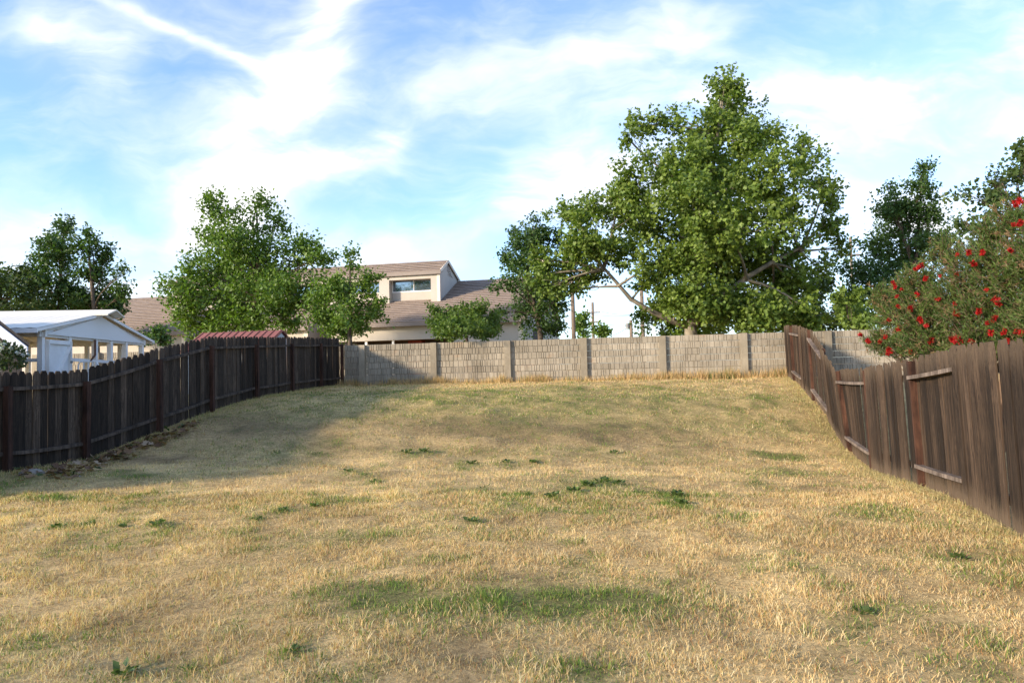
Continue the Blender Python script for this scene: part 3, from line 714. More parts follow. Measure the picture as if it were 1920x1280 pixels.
PLIMBS = [[at(1294, 612, 26.5), at(1262, 602, 26.3), at(1218, 582, 26.2), at(1182, 560, 26.1), at(1158, 532, 26.0), at(1132, 502, 25.9), at(1100, 462, 25.9)],
    [at(1300, 608, 26.5), at(1318, 585, 26.2), at(1350, 560, 26.0), at(1400, 520, 25.9), at(1450, 490, 26.2), at(1500, 465, 26.4), at(1540, 440, 26.4)],
    [at(1296, 600, 26.6), at(1310, 540, 26.7), at(1322, 460, 26.8), at(1330, 360, 26.7), at(1345, 260, 26.6), at(1352, 190, 26.6)]]
pt = tree('plane_tree', 'tallest spreading plane tree with pale forked trunk behind the block wall', 'tree', 26.5, PLANE, (1294, 612), leaf=0.132, shape='star', col=((0.075, 0.130, 0.020), (0.205, 0.270, 0.050)), per=9.0, m=13, spray=0.46,
     limb_r=0.085, bark='bark_pale', depth=0.85, seed=5, trunk_r=0.27, jitter=0.27, seat=0.3, limbs=PLIMBS, shoots=26, loosen=0.45)
for pl, rr in zip(PLIMBS, ([0.15, 0.12, 0.095, 0.085, 0.07, 0.055, 0.035], [0.17, 0.14, 0.12, 0.10, 0.08, 0.05, 0.03], [0.20, 0.17, 0.14, 0.10, 0.06, 0.03])):
    m_ = MB(); m_.tube(pl, rr, 8); m_.build('limb', M['bark_pale'], pt, smooth=True)

tree('leafy_tree', 'broad round tree in front of the tiled roof, left of the clerestory', 'tree', 30, [(405, 395, 28, 26), (480, 385, 18, 28), (448, 430, 52, 42), (512, 418, 24, 32), (418, 480, 60, 46), (372, 498, 36, 34), (490, 490, 62, 50), (556, 468, 38, 28), (592, 488, 28, 32),
    (400, 560, 70, 50), (480, 565, 72, 52), (550, 545, 52, 42), (318, 538, 20, 16), (345, 560, 30, 22), (370, 608, 40, 24), (440, 608, 60, 24), (535, 598, 42, 22), (450, 520, 80, 60, 2.5)], (480, 605), leaf=0.165, col=MID, per=9.0, m=12, spray=0.6, seed=8, trunk_r=0.2)
tree('leafy_tree', 'small light green tree rising behind the left end of the block wall', 'tree', 25.5, [(655, 495, 15, 22), (640, 535, 26, 26), (612, 545, 28, 26), (684, 528, 22, 18), (602, 588, 28, 36), (650, 578, 40, 36), (690, 590, 26, 30), (702, 566, 16, 20), (645, 618, 38, 20)], (655, 625), leaf=0.13, col=YEL, per=17, m=12, spray=0.42, seed=12, trunk_r=0.09, limb_r=0.04)
tree('clipped_shrub', 'rounded dense green shrub peeking over the wall in front of the building', 'shrub', 24.0, [(838, 602, 32, 30), (880, 594, 44, 24), (916, 604, 28, 28), (868, 616, 52, 15), (842, 618, 26, 12), (912, 618, 24, 12)], (875, 632), leaf=0.10, col=((0.06, 0.115, 0.018), (0.14, 0.20, 0.035)), per=30, m=14, spray=0.26, seed=21, trunk_r=0.06, limb_r=0.025, jitter=0.06, seat=0.6)
tree('pear_tree', 'dark green drooping tree against the right end of the building', 'tree', 30, [(966, 428, 14, 14), (1000, 434, 26, 20), (985, 462, 36, 28), (1022, 462, 30, 28), (958, 492, 14, 18), (990, 510, 40, 34), (1030, 520, 32, 36), (948, 532, 22, 14), (1000, 556, 42, 32), (1038, 570, 22, 32), (1012, 598, 36, 24), (972, 578, 20, 14), (1046, 618, 16, 9), (945, 585, 14, 9)], (1012, 615), leaf=0.14, col=DARK, per=14, m=12, spray=0.45, seed=31, trunk_r=0.13, limb_r=0.05, droop=0.6)
tree('liquidambar_tree', 'dark tree with the tallest twin spire above the white patio roof', 'tree', 38, [(120, 428, 14, 12), (112, 448, 24, 16), (100, 474, 26, 20), (82, 498, 22, 18), (122, 490, 18, 26), (102, 530, 36, 30), (105, 572, 48, 28), (66, 518, 12, 12)], (112, 600), leaf=0.19, col=DARK, per=10, m=12, spray=0.6, seed=41, trunk_r=0.16, limb_r=0.06)
tree('liquidambar_tree', 'dark tree with ragged right side beside the tiled roof at far left', 'tree', 37, [(166, 444, 5, 9), (164, 470, 20, 18), (198, 480, 20, 13), (172, 512, 30, 26), (228, 518, 12, 14), (202, 550, 30, 24), (165, 565, 38, 26), (214, 590, 16, 22), (226, 548, 10, 8)], (180, 605), leaf=0.19, col=DARK, per=10, m=12, spray=0.6, seed=42, trunk_r=0.16, limb_r=0.06)
tree('bushy_tree', 'low wide tree at the left edge above the white patio roof', 'tree', 36, [(20, 520, 32, 22), (-15, 540, 40, 34), (10, 565, 50, 34), (60, 565, 36, 32)], (15, 600), leaf=0.20, col=((0.035, 0.062, 0.016), (0.085, 0.12, 0.03)), per=6, m=12, spray=0.55, seed=43, trunk_r=0.15, limb_r=0.06)
tree('dark_tree', 'dark pointed tree behind the red-flowering bush', 'tree', 34, [(1728, 328, 22, 22), (1722, 372, 38, 32), (1664, 352, 9, 12), (1668, 385, 30, 26), (1690, 415, 44, 36), (1742, 430, 38, 40), (1690, 470, 52, 36), (1636, 464, 22, 14), (1602, 512, 30, 24), (1660, 520, 52, 36), (1772, 458, 24, 22), (1625, 555, 44, 28), (1710, 560, 60, 40)], (1700, 605), leaf=0.165, col=DARK, per=11, m=12, spray=0.55, seed=51, trunk_r=0.17, limb_r=0.06)
tree('leafy_tree', 'thin-leaved tree reaching in from the right edge above the red-flowering bush', 'tree', 21, [(1860, 338, 12, 16), (1812, 362, 30, 11), (1850, 376, 32, 15), (1840, 408, 30, 12), (1820, 428, 18, 9), (1892, 375, 26, 18), (1905, 320, 14, 10), (1880, 345, 14, 9), (1918, 290, 12, 9), (1915, 420, 30, 22), (1955, 360, 40, 40), (1960, 450, 50, 40)], (1965, 560), leaf=0.16, col=((0.04, 0.075, 0.018), (0.085, 0.12, 0.035)), per=5, m=10, spray=0.45, seed=61, trunk_r=0.14, limb_r=0.05)
tree('bushy_tree', 'olive green bushy tree between the plane tree and the bent fence corner', 'tree', 30, [(1500, 572, 46, 34), (1560, 590, 40, 26), (1530, 545, 30, 22), (1470, 600, 50, 22), (1535, 610, 50, 18)], (1520, 625), leaf=0.17, col=((0.045, 0.075, 0.018), (0.10, 0.135, 0.03)), per=6.5, m=12, spray=0.45, seed=71, trunk_r=0.1, limb_r=0.04)
tree('leafy_shrub', 'bright yellow-green shrub just above the shaded wall on the right', 'shrub', 24.5, [(1600, 592, 28, 22), (1588, 566, 20, 14), (1640, 600, 26, 16), (1620, 610, 40, 12)], (1605, 625), leaf=0.15, col=((0.095, 0.15, 0.025), (0.18, 0.25, 0.05)), per=8, m=12, spray=0.35, seed=72, trunk_r=0.05, limb_r=0.025)
tree('leafy_shrub', 'light green shrub behind the wall left of the plane tree trunk', 'shrub', 29, [(1222, 605, 32, 20), (1258, 608, 34, 20), (1235, 590, 20, 14), (1330, 612, 36, 16), (1290, 618, 40, 12)], (1245, 630), leaf=0.16, col=YEL, per=7, m=12, spray=0.4, seed=73, trunk_r=0.06, limb_r=0.03)
tree('young_tree', 'small thin tree beside the crossarm pole far behind the wall', 'tree', 60, [(1092, 600, 6, 9), (1092, 618, 11, 14)], (1092, 632), leaf=0.3, col=MID, per=2.2, m=8, spray=0.7, seed=81, trunk_r=0.07, limb_r=0.03, ground=0.9)
tree('young_tree', 'faint low sapling at the foot of the crossarm pole behind the wall', 'tree', 62, [(1118, 622, 10, 8), (1132, 628, 7, 5)], (1118, 634), leaf=0.3, col=MID, per=1.6, m=7, spray=0.7, seed=82, trunk_r=0.06, limb_r=0.03, ground=0.9)
tree('garden_shrub', 'small dark shrub poking up between the white patio and the grey fence', 'shrub', 21.5, [(290, 625, 8, 9), (296, 640, 14, 10), (272, 638, 10, 8)], (292, 655), leaf=0.12, col=DARK, per=10, m=10, spray=0.26, seed=91, trunk_r=0.04, limb_r=0.02, ground=0.9)

# ------------------------------------------------------------------ bottlebrush
def bottlebrush():
    R = np.random.default_rng(77); s = lambda px: 12.2 - (px - 1640) * 0.0098
    lobes = [(1655, 640, 32, 22), (1700, 645, 45, 30), (1690, 590, 42, 36), (1655, 560, 22, 26), (1720, 535, 42, 40), (1745, 600, 60, 50), (1775, 480, 36, 34), (1790, 560, 62, 60), (1845, 600, 70, 60), (1845, 500, 60, 60), (1855, 440, 36, 34), (1900, 410, 32, 36), (1900, 520, 60, 70), (1760, 645, 70, 34), (1840, 655, 70, 28), (1915, 620, 50, 50), (1950, 480, 50, 80), (1960, 600, 50, 80)]
    root = thing('bottlebrush_bush', (7.4, 10.6, zg1(5.6, 10.6)), 'large bush with red brush flowers behind the right fence', 'bush'); L0 = np.array(wloc(root))
    wood_ = MB(); base = np.array([7.4, 10.6, L0[2] - 0.05]); tips = []; dirs = []
    for px, py, a, b in lobes:
        d = s(px); c = np.array(at(px, py, d)); k = d / F_PX; r = np.array([a * k, max(a, b) * k * 0.9, b * k])
        # keep clear of the fence
        c[0] = max(c[0], 0.2 + float(rx(c[1])) + r[0] * 0.35)
        path = bez(base, (base + c) / 2 + np.array([0, 0, 0.15]), c, 6); wood_.tube(path, list(np.linspace(0.045, 0.012, 6)), 5, cap=False)
        n = int(210 * (r[0] * r[2]) / 0.16) + 40
        dr = unit(R.normal(0, 1, (n, 3))); p = c + dr * r * (0.30 + 0.75 * R.random((n, 1))); 
        ok = p[:, 0] > rx(p[:, 1]) + 0.10; p = p[ok]; dr = dr[ok]
        tips.append(p); dirs.append(unit(dr * 0.55 + np.array([-0.25, -0.1, 0.75]) + R.normal(0, 0.38, dr.shape)))
        for q in range(0, len(p), 9):
            st = np.array(path[R.integers(3, 6)]); wood_.tube(bez(st, (st + p[q]) / 2, p[q], 3), [0.010, 0.007, 0.004], 3, cap=False)
    # one spray hanging over the fence dip
    hang = np.array([at(1722, 688, 9.25), at(1735, 682, 9.2), at(1750, 678, 9.1), at(1768, 676, 9.0), at(1712, 690, 9.2), at(1745, 684, 9.05)])
    tips.append(hang); dirs.append(unit(np.tile(np.array([[0.8, -0.2, 0.25]]), (6, 1)) + R.normal(0, 0.2, (6, 3))))
    P_ = np.concatenate(tips); D = np.concatenate(dirs); n = len(P_); m = 26
    ln = 0.16 + 0.16 * R.random(n)
    for q in range(n):
        wood_.tube([P_[q] - D[q] * ln[q] * 0.5, P_[q] + D[q] * ln[q] * 0.55], [0.0042, 0.002], 3, cap=False)
    wood_.build('stem', M['twig'], root)
    t = R.random((n, m)); pos = P_[:, None] + D[:, None] * (ln[:, None] * (t - 0.5))[..., None]
    la = unit(D[:, None] * 0.75 + R.normal(0, 0.55, (n, m, 3))).reshape(-1, 3); nr = unit(R.normal(0, 1, (n * m, 3)))
    sz = 0.062 * (0.7 + 0.6 * R.random(n * m)); tone = R.random((n, 1, 1)); t3 = t[..., None]
    C = np.array([0.050, 0.095, 0.024]) * (1 - tone) + np.array([0.130, 0.185, 0.040]) * tone
    tipc = np.array([0.26, 0.165, 0.085]); young = (R.random((n, 1, 1)) < 0.13); C = np.where(young & (t3 > 0.55), tipc, C) * (0.8 + 0.4 * R.random((n, m, 1)))
    o = link('foliage', leaves_mesh('foliage', pos.reshape(-1, 3) - L0, la, nr, sz, C.reshape(-1, 3), 'narrow', M['leaf']), root); tag(o, kind='stuff')
    # flower brush: many thin bristles round a short stem, three shared shapes
    fm = []
    for i in range(3):
        k = 170; u = R.random(k); th = R.random(k) * 6.283; lnb = 0.030 * (0.75 + 0.5 * R.random(k)); 
        ps = np.stack([np.zeros(k), np.zeros(k), (u - 0.5) * 0.075], -1); axb = np.stack([np.cos(th), np.sin(th), 0.35 + R.normal(0, 0.25, k)], -1)
        cb = np.array([0.50, 0.012, 0.014]) * (0.45 + 0.75 * R.random((k, 1))); 
        fm.append(leaves_mesh('flower', ps, axb, R.normal(0, 1, (k, 3)), lnb * 1.25, cb, 'narrow', M['petal']))
    spots = [(1905, 383), (1913, 378), (1900, 422), (1912, 420), (1722, 502), (1728, 498), (1716, 505), (1735, 523), (1675, 530), (1678, 537), (1691, 543), (1720, 553), (1681, 556), (1763, 518), (1793, 515), (1795, 478), (1817, 474), (1826, 495), (1706, 580), (1793, 587), (1797, 590), (1723, 598), (1728, 603), (1737, 611), (1688, 616), (1683, 618), (1868, 563), (1872, 568), (1861, 600), (1851, 606), (1865, 597), (1785, 637), (1793, 634), (1800, 640), (1790, 642), (1880, 625), (1884, 620), (1858, 625), (1905, 622), (1914, 625), (1668, 655), (1672, 660), (1665, 662), (1707, 660), (1710, 688), (1712, 692), (1715, 686), (1790, 570), (1852, 545), (1650, 640), (1660, 632), (1822, 640), (1888, 640), (1835, 585), (1760, 560), (1685, 575), (1668, 600), (1628, 640), (1612, 628), (1745, 640), (1842, 475), (1895, 470)]
    for i, (px, py) in enumerate(spots):
        d = s(min(px, 1920)) - 0.45 if py < 680 else 9.15
        p = np.array(at(px, py, d)); 
        if py < 680: p[0] = max(p[0], float(rx(p[1])) + 0.05)
        o = link('flower', fm[i % 3], root, Vector(p - L0)); o.rotation_euler = (R.normal(0, 0.5), R.normal(0, 0.5), R.random() * 6)
        sc = 0.75 + 0.6 * R.random(); o.scale = (sc, sc, sc)
bottlebrush()

# ------------------------------------------------------------------ the long tiled building
def building():
    O = at(826.5, 640, 40.0); O.z = 0
    e = Vector((0.978, -0.2086, 0)); b = Vector((0.2086, 0.978, 0)); Zv = Vector((0, 0, 1))
    def q(s, t, z): return O + e * s + b * t + Zv * z
    root = thing('tiled_building', q(-8, -2.7, 0.9), 'long cream stucco building with brown tiled roofs and raised clerestory behind the wall', 'building')
    PT = 0.44; ZR = 7.33; TR = 3.9
    def rz_(t): return ZR - PT * (TR - t)
    def B(m, s0, s1, t0, t1, z0, z1):
        m.hull8([q(s0, t0, z0), q(s1, t0, z0), q(s1, t1, z0), q(s0, t1, z0), q(s0, t0, z1), q(s1, t0, z1), q(s1, t1, z1), q(s0, t1, z1)])
    def tiled(m, s0, s1, ta, za, tb, zb, n):
        """stepped courses from the eave (ta, za) up to the ridge (tb, zb)"""
        r = random.Random(int(s0 * 10) + n)
        for i in range(n):
            f0, f1 = i / n, (i + 1) / n
            t0, t1 = ta + (tb - ta) * f0, ta + (tb - ta) * f1; z0, z1 = za + (zb - za) * f0, za + (zb - za) * f1
            lip = 0.085; sA = s0
            while sA < s1 - 0.01:
                sB = min(s1, sA + 1.2 + 0.8 * r.random()); k = 0.014 * r.random(); tf = t0 - 0.05; tg = t0 + 0.09
                P0 = [q(sA, tf, z0 + lip + k - 0.02), q(sB, tf, z0 + lip + k - 0.02), q(sB, t1 + 0.09, z1 + 0.05), q(sA, t1 + 0.09, z1 + 0.05)]
                m.poly(P0); zl = z0 + lip + k - 0.055
                m.poly([q(sA, tf, zl), q(sB, tf, zl), P0[1], P0[0]]); m.poly([q(sA, tf, zl), q(sA, tg, zl), q(sB, tg, zl), q(sB, tf, zl)])
                m.poly([q(sA, tg, z0 - 0.02), q(sB, tg, z0 - 0.02), q(sB, tg, zl), q(sA, tg, zl)])
                sA = sB
        m.poly([q(s1, ta, za), q(s1, tb, zb), q(s1, tb, zb + 0.02), q(s1, ta, za + 0.06)])
    bays = [(-28.0, -15.0), (-12.4, -7.06), (-5.6, 5.44)]
    # main roof, one part per stretch between the steps in plan
    for s0, s1, te in [(-28, -14.7, -3.05), (-14.7, -12.6, -0.3), (-12.6, -6.8, -3.05), (-6.8, -5.9, -0.3), (-5.9, 5.8, -3.05)]:
        m = MB(); n = max(6, int((TR - te) / 0.30)); tiled(m, s0, s1, te, rz_(te), TR, ZR, n); 
        tb = 2 * TR + 3.0
        m.poly([q(s0, TR, ZR), q(s1, TR, ZR), q(s1, tb, ZR - PT * (tb - TR)), q(s0, tb, ZR - PT * (tb - TR))])
        rf = m.build('roof', M['tile'], root)
        f = MB(); B(f, s0, s1, te - 0.04, te + 0.03, rz_(te) - 0.20, rz_(te) + 0.03); f.build('fascia', M['fascia'], rf)
    # walls of each bay, with end gable
    for k, (s0, s1) in enumerate(bays):
        m = MB(); tw = -2.7; zt = rz_(tw) - 0.06
        if k == 2:
            B(m, s0, 1.6, tw, tw + 0.25, 3.35, zt)                     # beam over the porch
            B(m, 1.6, s1, tw, tw + 0.3, 0.8, zt)                        # solid right end
            B(m, s0, 1.6, 1.2, 1.4, 0.8, 4.2)                           # porch back wall
        else:
            B(m, s0, s1, tw, tw + 0.3, 0.8, zt)
        # right end wall under the rake
        tb = 2 * TR + 2.7
        poly = [q(s1, tw + 0.3, 0.8), q(s1, tb, 0.8), q(s1, tb, rz_(tw) - 0.06), q(s1, TR, ZR - 0.06), q(s1, tw + 0.3, rz_(tw + 0.3) - 0.06)]
        m.prism(poly, -e * 0.25)
        w = m.build('wall', M['stucco'], root)
        c = MB(); B(c, s1 - 0.22, s1 + 0.03, tw - 0.03, tw - 0.002, 0.8, zt); c.build('corner_trim', M['stucco_trim'], w)
        if k == 2:
            a = MB(); a.poly([q(s1 + 0.01, 0.3, 0.9), q(s1 + 0.01, 6.2, 0.9), q(s1 + 0.01, 6.2, 2.6), q(s1 + 0.01, 3.6, 3.3), q(s1 + 0.01, 0.3, 4.05)]); a.build('side_opening_shade', M['soffit'], w)  # flat dark sheet on the wall, painted as the shade inside an opening
    # recess walls between bays
    for s0, s1 in ((-15.0, -12.4), (-7.06, -5.6)):
        m = MB(); B(m, s0 - 0.2, s1 + 0.2, 0.2, 0.4, 0.8, rz_(0.2) - 0.08); m.build('wall', M['stucco'], root)
    # porch inside
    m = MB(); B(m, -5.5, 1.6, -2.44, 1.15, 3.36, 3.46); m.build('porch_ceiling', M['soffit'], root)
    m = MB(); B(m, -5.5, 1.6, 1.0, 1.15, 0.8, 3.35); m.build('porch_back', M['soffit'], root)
    m = MB(); B(m, -1.35, -0.55, -1.8, -1.2, 0.8, 3.34); m.build('brick_pier', M['brick_red'], root)
    for s in (-4.55, -3.6, -2.0):
        m = MB(); B(m, s, s + 0.13, -2.6, -2.48, 0.8, 3.34); m.build('porch_post', M['white'], root)
    for s in (-3.0, -1.9):
        m = MB(); B(m, s, s + 0.9, 0.93, 0.99, 2.0, 3.0); m.build('porch_window', M['glass'], root)
    # clerestory
    S0, S1, ZT = -18.0, 0.0, 7.49; TA, ZA = 1.48, 8.31; TBk = 3.9; ZBk = 7.40
    m = MB()
    recs = [(-3.17, -0.55), (-6.45, -3.80), (-9.8, -7.1), (-13.1, -10.4), (-16.4, -13.7)]
    edges = [S1] + [v for r_ in recs for v in (r_[1], r_[0])] + [S0]
    for i in range(0, len(edges), 2): B(m, edges[i + 1], edges[i], 0, 0.55, 5.4, ZT - 0.42)
    B(m, S0, S1, 0, 0.55, ZT - 0.42, ZT - 0.02)
    for s0, s1 in recs: B(m, s0, s1, 0.50, 0.62, 5.5, 6.38)
    m.prism([q(S1, 0.551, 5.4), q(S1, TBk, 6.9), q(S1, TBk, ZBk - 0.05), q(S1, TA, ZA - 0.05), q(S1, 0.551, ZT + 0.22)], -e * 0.2)
    m.prism([q(S0, 0.551, 5.4), q(S0, TBk, 6.9), q(S0, TBk, ZBk - 0.05), q(S0, TA, ZA - 0.05), q(S0, 0.551, ZT + 0.22)], e * 0.2)
    w = m.build('clerestory_wall', M['stucco'], root)
    c = MB(); B(c, S1 - 0.16, S1 + 0.025, -0.025, -0.002, 5.62, ZT - 0.03); c.build('corner_trim', M['stucco_trim'], w)
    v = MB(); v.prism([q(S1 + 0.004, TA - 0.05, ZA - 0.62), q(S1 + 0.004, TA + 1.15, ZA - 0.95), q(S1 + 0.004, TA + 0.18, ZA - 0.22)], e * 0.015)
    vo = v.build('gable_vent', M['fascia'], w)
    for i in range(5):
        l = MB(); z = ZA - 0.85 + 0.12 * i; l.hull8([q(S1 + 0.02, TA + 0.15, z), q(S1 + 0.05, TA + 0.15, z), q(S1 + 0.05, TA + 0.9 - 0.13 * i, z), q(S1 + 0.02, TA + 0.9 - 0.13 * i, z), q(S1 + 0.02, TA + 0.15, z + 0.03), q(S1 + 0.03, TA + 0.15, z + 0.03), q(S1 + 0.03, TA + 0.9 - 0.13 * i, z + 0.03), q(S1 + 0.02, TA + 0.9 - 0.13 * i, z + 0.03)]); l.build('vent_slat', M['stucco'], vo)
    for k, (s0, s1) in enumerate(recs):
        g = MB(); B(g, s0, s1, 0.54, 0.56, 6.40, ZT - 0.42); wi = g.build('window', M['glass'], root)
        fm = MB(); mid = s0 + (s1 - s0) * 0.52
        for sa in (s0, mid, s1 - 0.05): B(fm, sa, sa + (0.03 if sa == mid else 0.045), 0.50, 0.538, 6.40, ZT - 0.42)
        B(fm, s0, s1, 0.495, 0.538, 6.38, 6.44); fm.build('window_frame', M['stucco_trim'] if k else M['white'], wi)
    m = MB(); tiled(m, S0 - 0.2, S1 + 0.12, -0.12, ZT - 0.03, TA, ZA, 6); m.poly([q(S0 - 0.2, TA, ZA + 0.012), q(S1 + 0.12, TA, ZA + 0.012), q(S1 + 0.12, TBk + 0.1, ZBk), q(S0 - 0.2, TBk + 0.1, ZBk)])
    rf = m.build('clerestory_roof', M['tile'], root)
    f = MB(); B(f, S0 - 0.2, S1 + 0.12, -0.16, -0.09, ZT - 0.20, ZT + 0.0); f.build('fascia', M['fascia'], rf)
    f = MB(); f.bar(q(S1 + 0.10, -0.12, ZT - 0.03), q(S1 + 0.10, TA, ZA - 0.04), 0.05, 0.16); f.bar(q(S1 + 0.10, TA, ZA - 0.04), q(S1 + 0.10, TBk, ZBk - 0.04), 0.05, 0.16); f.build('rake_board', M['stucco_trim'], rf)
building()

# ------------------------------------------------------------------ white patio structure on the left
def patio():
    A = Vector((-9.67, 14.0, 0)); u = Vector((-0.09, 1, 0)).normalized(); v = Vector((-1, -0.09, 0)).normalized()   # u along the end, v along the long side
    LU, LV = 4.55, 7.5; ZE = 2.50; ZR = 3.02
    gz = lambda p: 0.35
    def q(a, b_, z): return A + v * a + u * b_ + Vector((0, 0, z))
    root = thing('patio_cover', q(LV / 2, LU / 2, 0.35), 'white gabled patio cover on posts with a braced white door behind the left fence', 'patio cover')
    for bpos in (0.0, 1.0, 2.12, 2.84, 3.62, LU):
        m = MB(); m.box(q(0, bpos, (0.3 + ZE) / 2), (0.10, 0.10, ZE - 0.3), (v, u, Vector((0, 0, 1)))); m.build('post', M['white'], root)
    for a in (1.4, 2.9, 4.4, 5.9, LV):
        for bpos in (0.0, LU):
            m = MB(); m.box(q(a, bpos, (0.3 + ZE) / 2), (0.09, 0.09, ZE - 0.3), (v, u, Vector((0, 0, 1)))); m.build('post', M['white'], root)
    for a in (0.55, 2.15):
        m = MB(); m.box(q(a, LU, (0.3 + ZE) / 2), (0.09, 0.09, ZE - 0.3), (v, u, Vector((0, 0, 1)))); m.build('post', M['white'], root)
    for p0, p1 in ((q(0, -0.1, ZE), q(0, LU + 0.1, ZE)), (q(-0.1, 0, ZE), q(LV, 0, ZE)), (q(-0.1, LU, ZE), q(LV, LU, ZE)), (q(LV, 0, ZE), q(LV, LU, ZE))):
        m = MB(); m.bar(p0, p1, 0.06, 0.14); m.build('beam', M['white'], root)
    for p0, p1 in ((q(0, 1.0, 1.98), q(0, LU, 1.93)), (q(0, 0, 1.95), q(LV, 0, 1.95)), (q(0, LU, 1.55), q(LV, LU, 1.55))):
        m = MB(); m.bar(p0, p1, 0.045, 0.07); m.build('rail', M['white'], root)
    # rafters
    for i in range(9):
        a = LV * i / 8
        for b0 in (0.0, LU):
            m = MB(); m.bar(q(a, b0, ZE + 0.05), q(a, LU / 2, ZR - 0.03), 0.04, 0.09); m.build('rafter', M['white'], root)
    # roof panels: shallow corrugation
    for sgn in (0, 1):
        m = MB(); b_e = -0.42 if sgn == 0 else LU + 0.42; ze = ZE - 0.02
        n = 64; w = (LV + 0.55) / n
        for i in range(n):
            a0 = -0.15 + w * i; a1 = a0 + w; h0 = 0.012 * (i % 2); h1 = 0.012 * ((i + 1) % 2)
            m.poly([q(a0, b_e, ze + 0.10 + h0), q(a1, b_e, ze + 0.10 + h1), q(a1, LU / 2, ZR + 0.09 + h1), q(a0, LU / 2, ZR + 0.09 + h0)])
            m.poly([q(a0, b_e, ze + 0.085 + h0), q(a0, LU / 2, ZR + 0.075 + h0), q(a1, LU / 2, ZR + 0.075 + h1), q(a1, b_e, ze + 0.085 + h1)])
        rf = m.build('roof_panel', M['white_roof'], root)
        f = MB(); f.bar(q(-0.17, b_e, ze + 0.05), q(LV + 0.4, b_e, ze + 0.05), 0.03, 0.09); f.build('fascia', M['white'], rf)
        f = MB(); f.bar(q(-0.15, b_e, ze + 0.06), q(-0.15, LU / 2, ZR + 0.05), 0.025, 0.06); f.build('rake_board', M['white'], rf)
    m = MB()
    m.prism([q(-0.42, LU / 2 - 0.42, ZR + 0.03), q(-0.42, LU / 2, ZR + 0.17), q(-0.42, LU / 2 + 0.42, ZR + 0.03), q(-0.42, LU / 2 + 0.42, ZR + 0.0), q(-0.42, LU / 2, ZR + 0.14), q(-0.42, LU / 2 - 0.42, ZR + 0.0)][::-1], v * (LV + 0.8)); rc = m.build('ridge_cap', M['white_roof'], root)
    # gable infill and door
    m = MB(); m.prism([q(-0.06, 0.0, ZE - 0.02), q(-0.06, LU, ZE - 0.02), q(-0.06, LU / 2, ZR)], -v * 0.02); m.build('gable_panel', M['panel_trans'], root)
    m = MB(); m.prism([q(-0.03, 0.08, 0.5), q(-0.03, 0.95, 0.5), q(-0.03, 0.95, ZE - 0.12), q(-0.03, 0.08, ZE - 0.12)], -v * 0.02); dr = m.build('door', M['white'], root)
    m = MB(); x = -0.075
    for p0, p1 in ((q(x, 0.10, 0.55), q(x, 0.10, ZE - 0.13)), (q(x, 0.93, 0.55), q(x, 0.93, ZE - 0.13)), (q(x, 0.08, ZE - 0.17), q(x, 0.95, ZE - 0.17)), (q(x - 0.01, 0.14, 1.2), q(x - 0.01, 0.90, ZE - 0.24))):
        m.bar(p0, p1, 0.03, 0.08, up=v if abs((p1 - p0).z) > 0.5 else Vector((0, 0, 1)))
    m.build('door_brace', M['white'], dr)
    m = MB(); m.box(q(-0.11, 0.93, 1.92), (0.03, 0.05, 0.05)); m.build('latch', M['steel'], dr)
    m = MB(); m.tube([q(-0.06, 2.02, ZE - 0.04), q(-0.06, 2.02, 2.1), q(-0.02, 1.88, 1.96)], 0.022, 6); m.build('downpipe', M['downspout'], root)
patio()

def chair():
    p = Vector((-9.35, 15.0, 0.35)); root = thing('metal_chair', p, 'white metal garden chair top beside the patio door', 'chair')
    m = MB()
    def tb(pts, n): 
        k = MB(); k.tube([p + Vector(t) for t in pts], 0.016, 6); k.build(n, M['white'], root)
    tb([(-0.22, 0, 0.45), (-0.22, 0.05, 1.50), (-0.18, 0.05, 1.57), (0.18, 0.05, 1.57), (0.22, 0.05, 1.50), (0.22, 0, 0.45)], 'back_frame')
    for x in (-0.1, 0.0, 0.1): tb([(x, 0.02, 0.6), (x, 0.05, 1.56)], 'back_slat')
    for x, y in ((-0.22, 0), (0.22, 0), (-0.22, -0.42), (0.22, -0.42)): tb([(x, y, 0.0), (x, y, 0.46)], 'leg')
    k = MB(); k.box(p + Vector((0, -0.21, 0.46)), (0.46, 0.44, 0.03)); k.build('seat', M['white'], root)
chair()

def small_shed():
    """pale gable at the left edge"""
    y = 12.0; ap = Vector((-9.72, y, 0)); root = thing('garden_shed', (-9.7, y + 1, 0.15), 'small pale blue gabled shed with dark roof at the left edge', 'shed')
    zr = 3.2; ze = 2.12; hw = 1.35; dv = Vector((-0.75, 1.0, 0)) * 1.5
    m = MB(); m.prism([Vector((ap.x - hw + 0.2, y, 0.1)), Vector((ap.x + hw - 0.25, y, 0.1)), Vector((ap.x + hw - 0.25, y, ze + 0.1)), Vector((ap.x, y, zr - 0.12)), Vector((ap.x - hw + 0.2, y, ze + 0.1))], dv); m.build('wall', M['dark_roof_and_shade'], root)  # wall wears the dark roof colour to paint the shade below the gable
    for s in (-1, 1):
        a, b = Vector((ap.x, y - 0.2, zr)), Vector((ap.x + s * hw, y - 0.2, ze)); n = Vector((s * (zr - ze), 0, hw)).normalized() * 0.05
        m = MB(); m.prism([a, b, b + n, a + n], dv * 1.25); rf = m.build('roof_slope', M['dark_roof_and_shade'], root)
        m = MB(); dn = Vector((0, 0, -0.20)); m.prism([a + Vector((0, -0.03, -0.01)), b + Vector((0, -0.03, -0.01)), b + Vector((0, -0.03, -0.01)) + dn, a + Vector((0, -0.03, -0.01)) + dn], (0, 0.028, 0)); m.build('barge_board', M['blue_white'], rf)
small_shed()

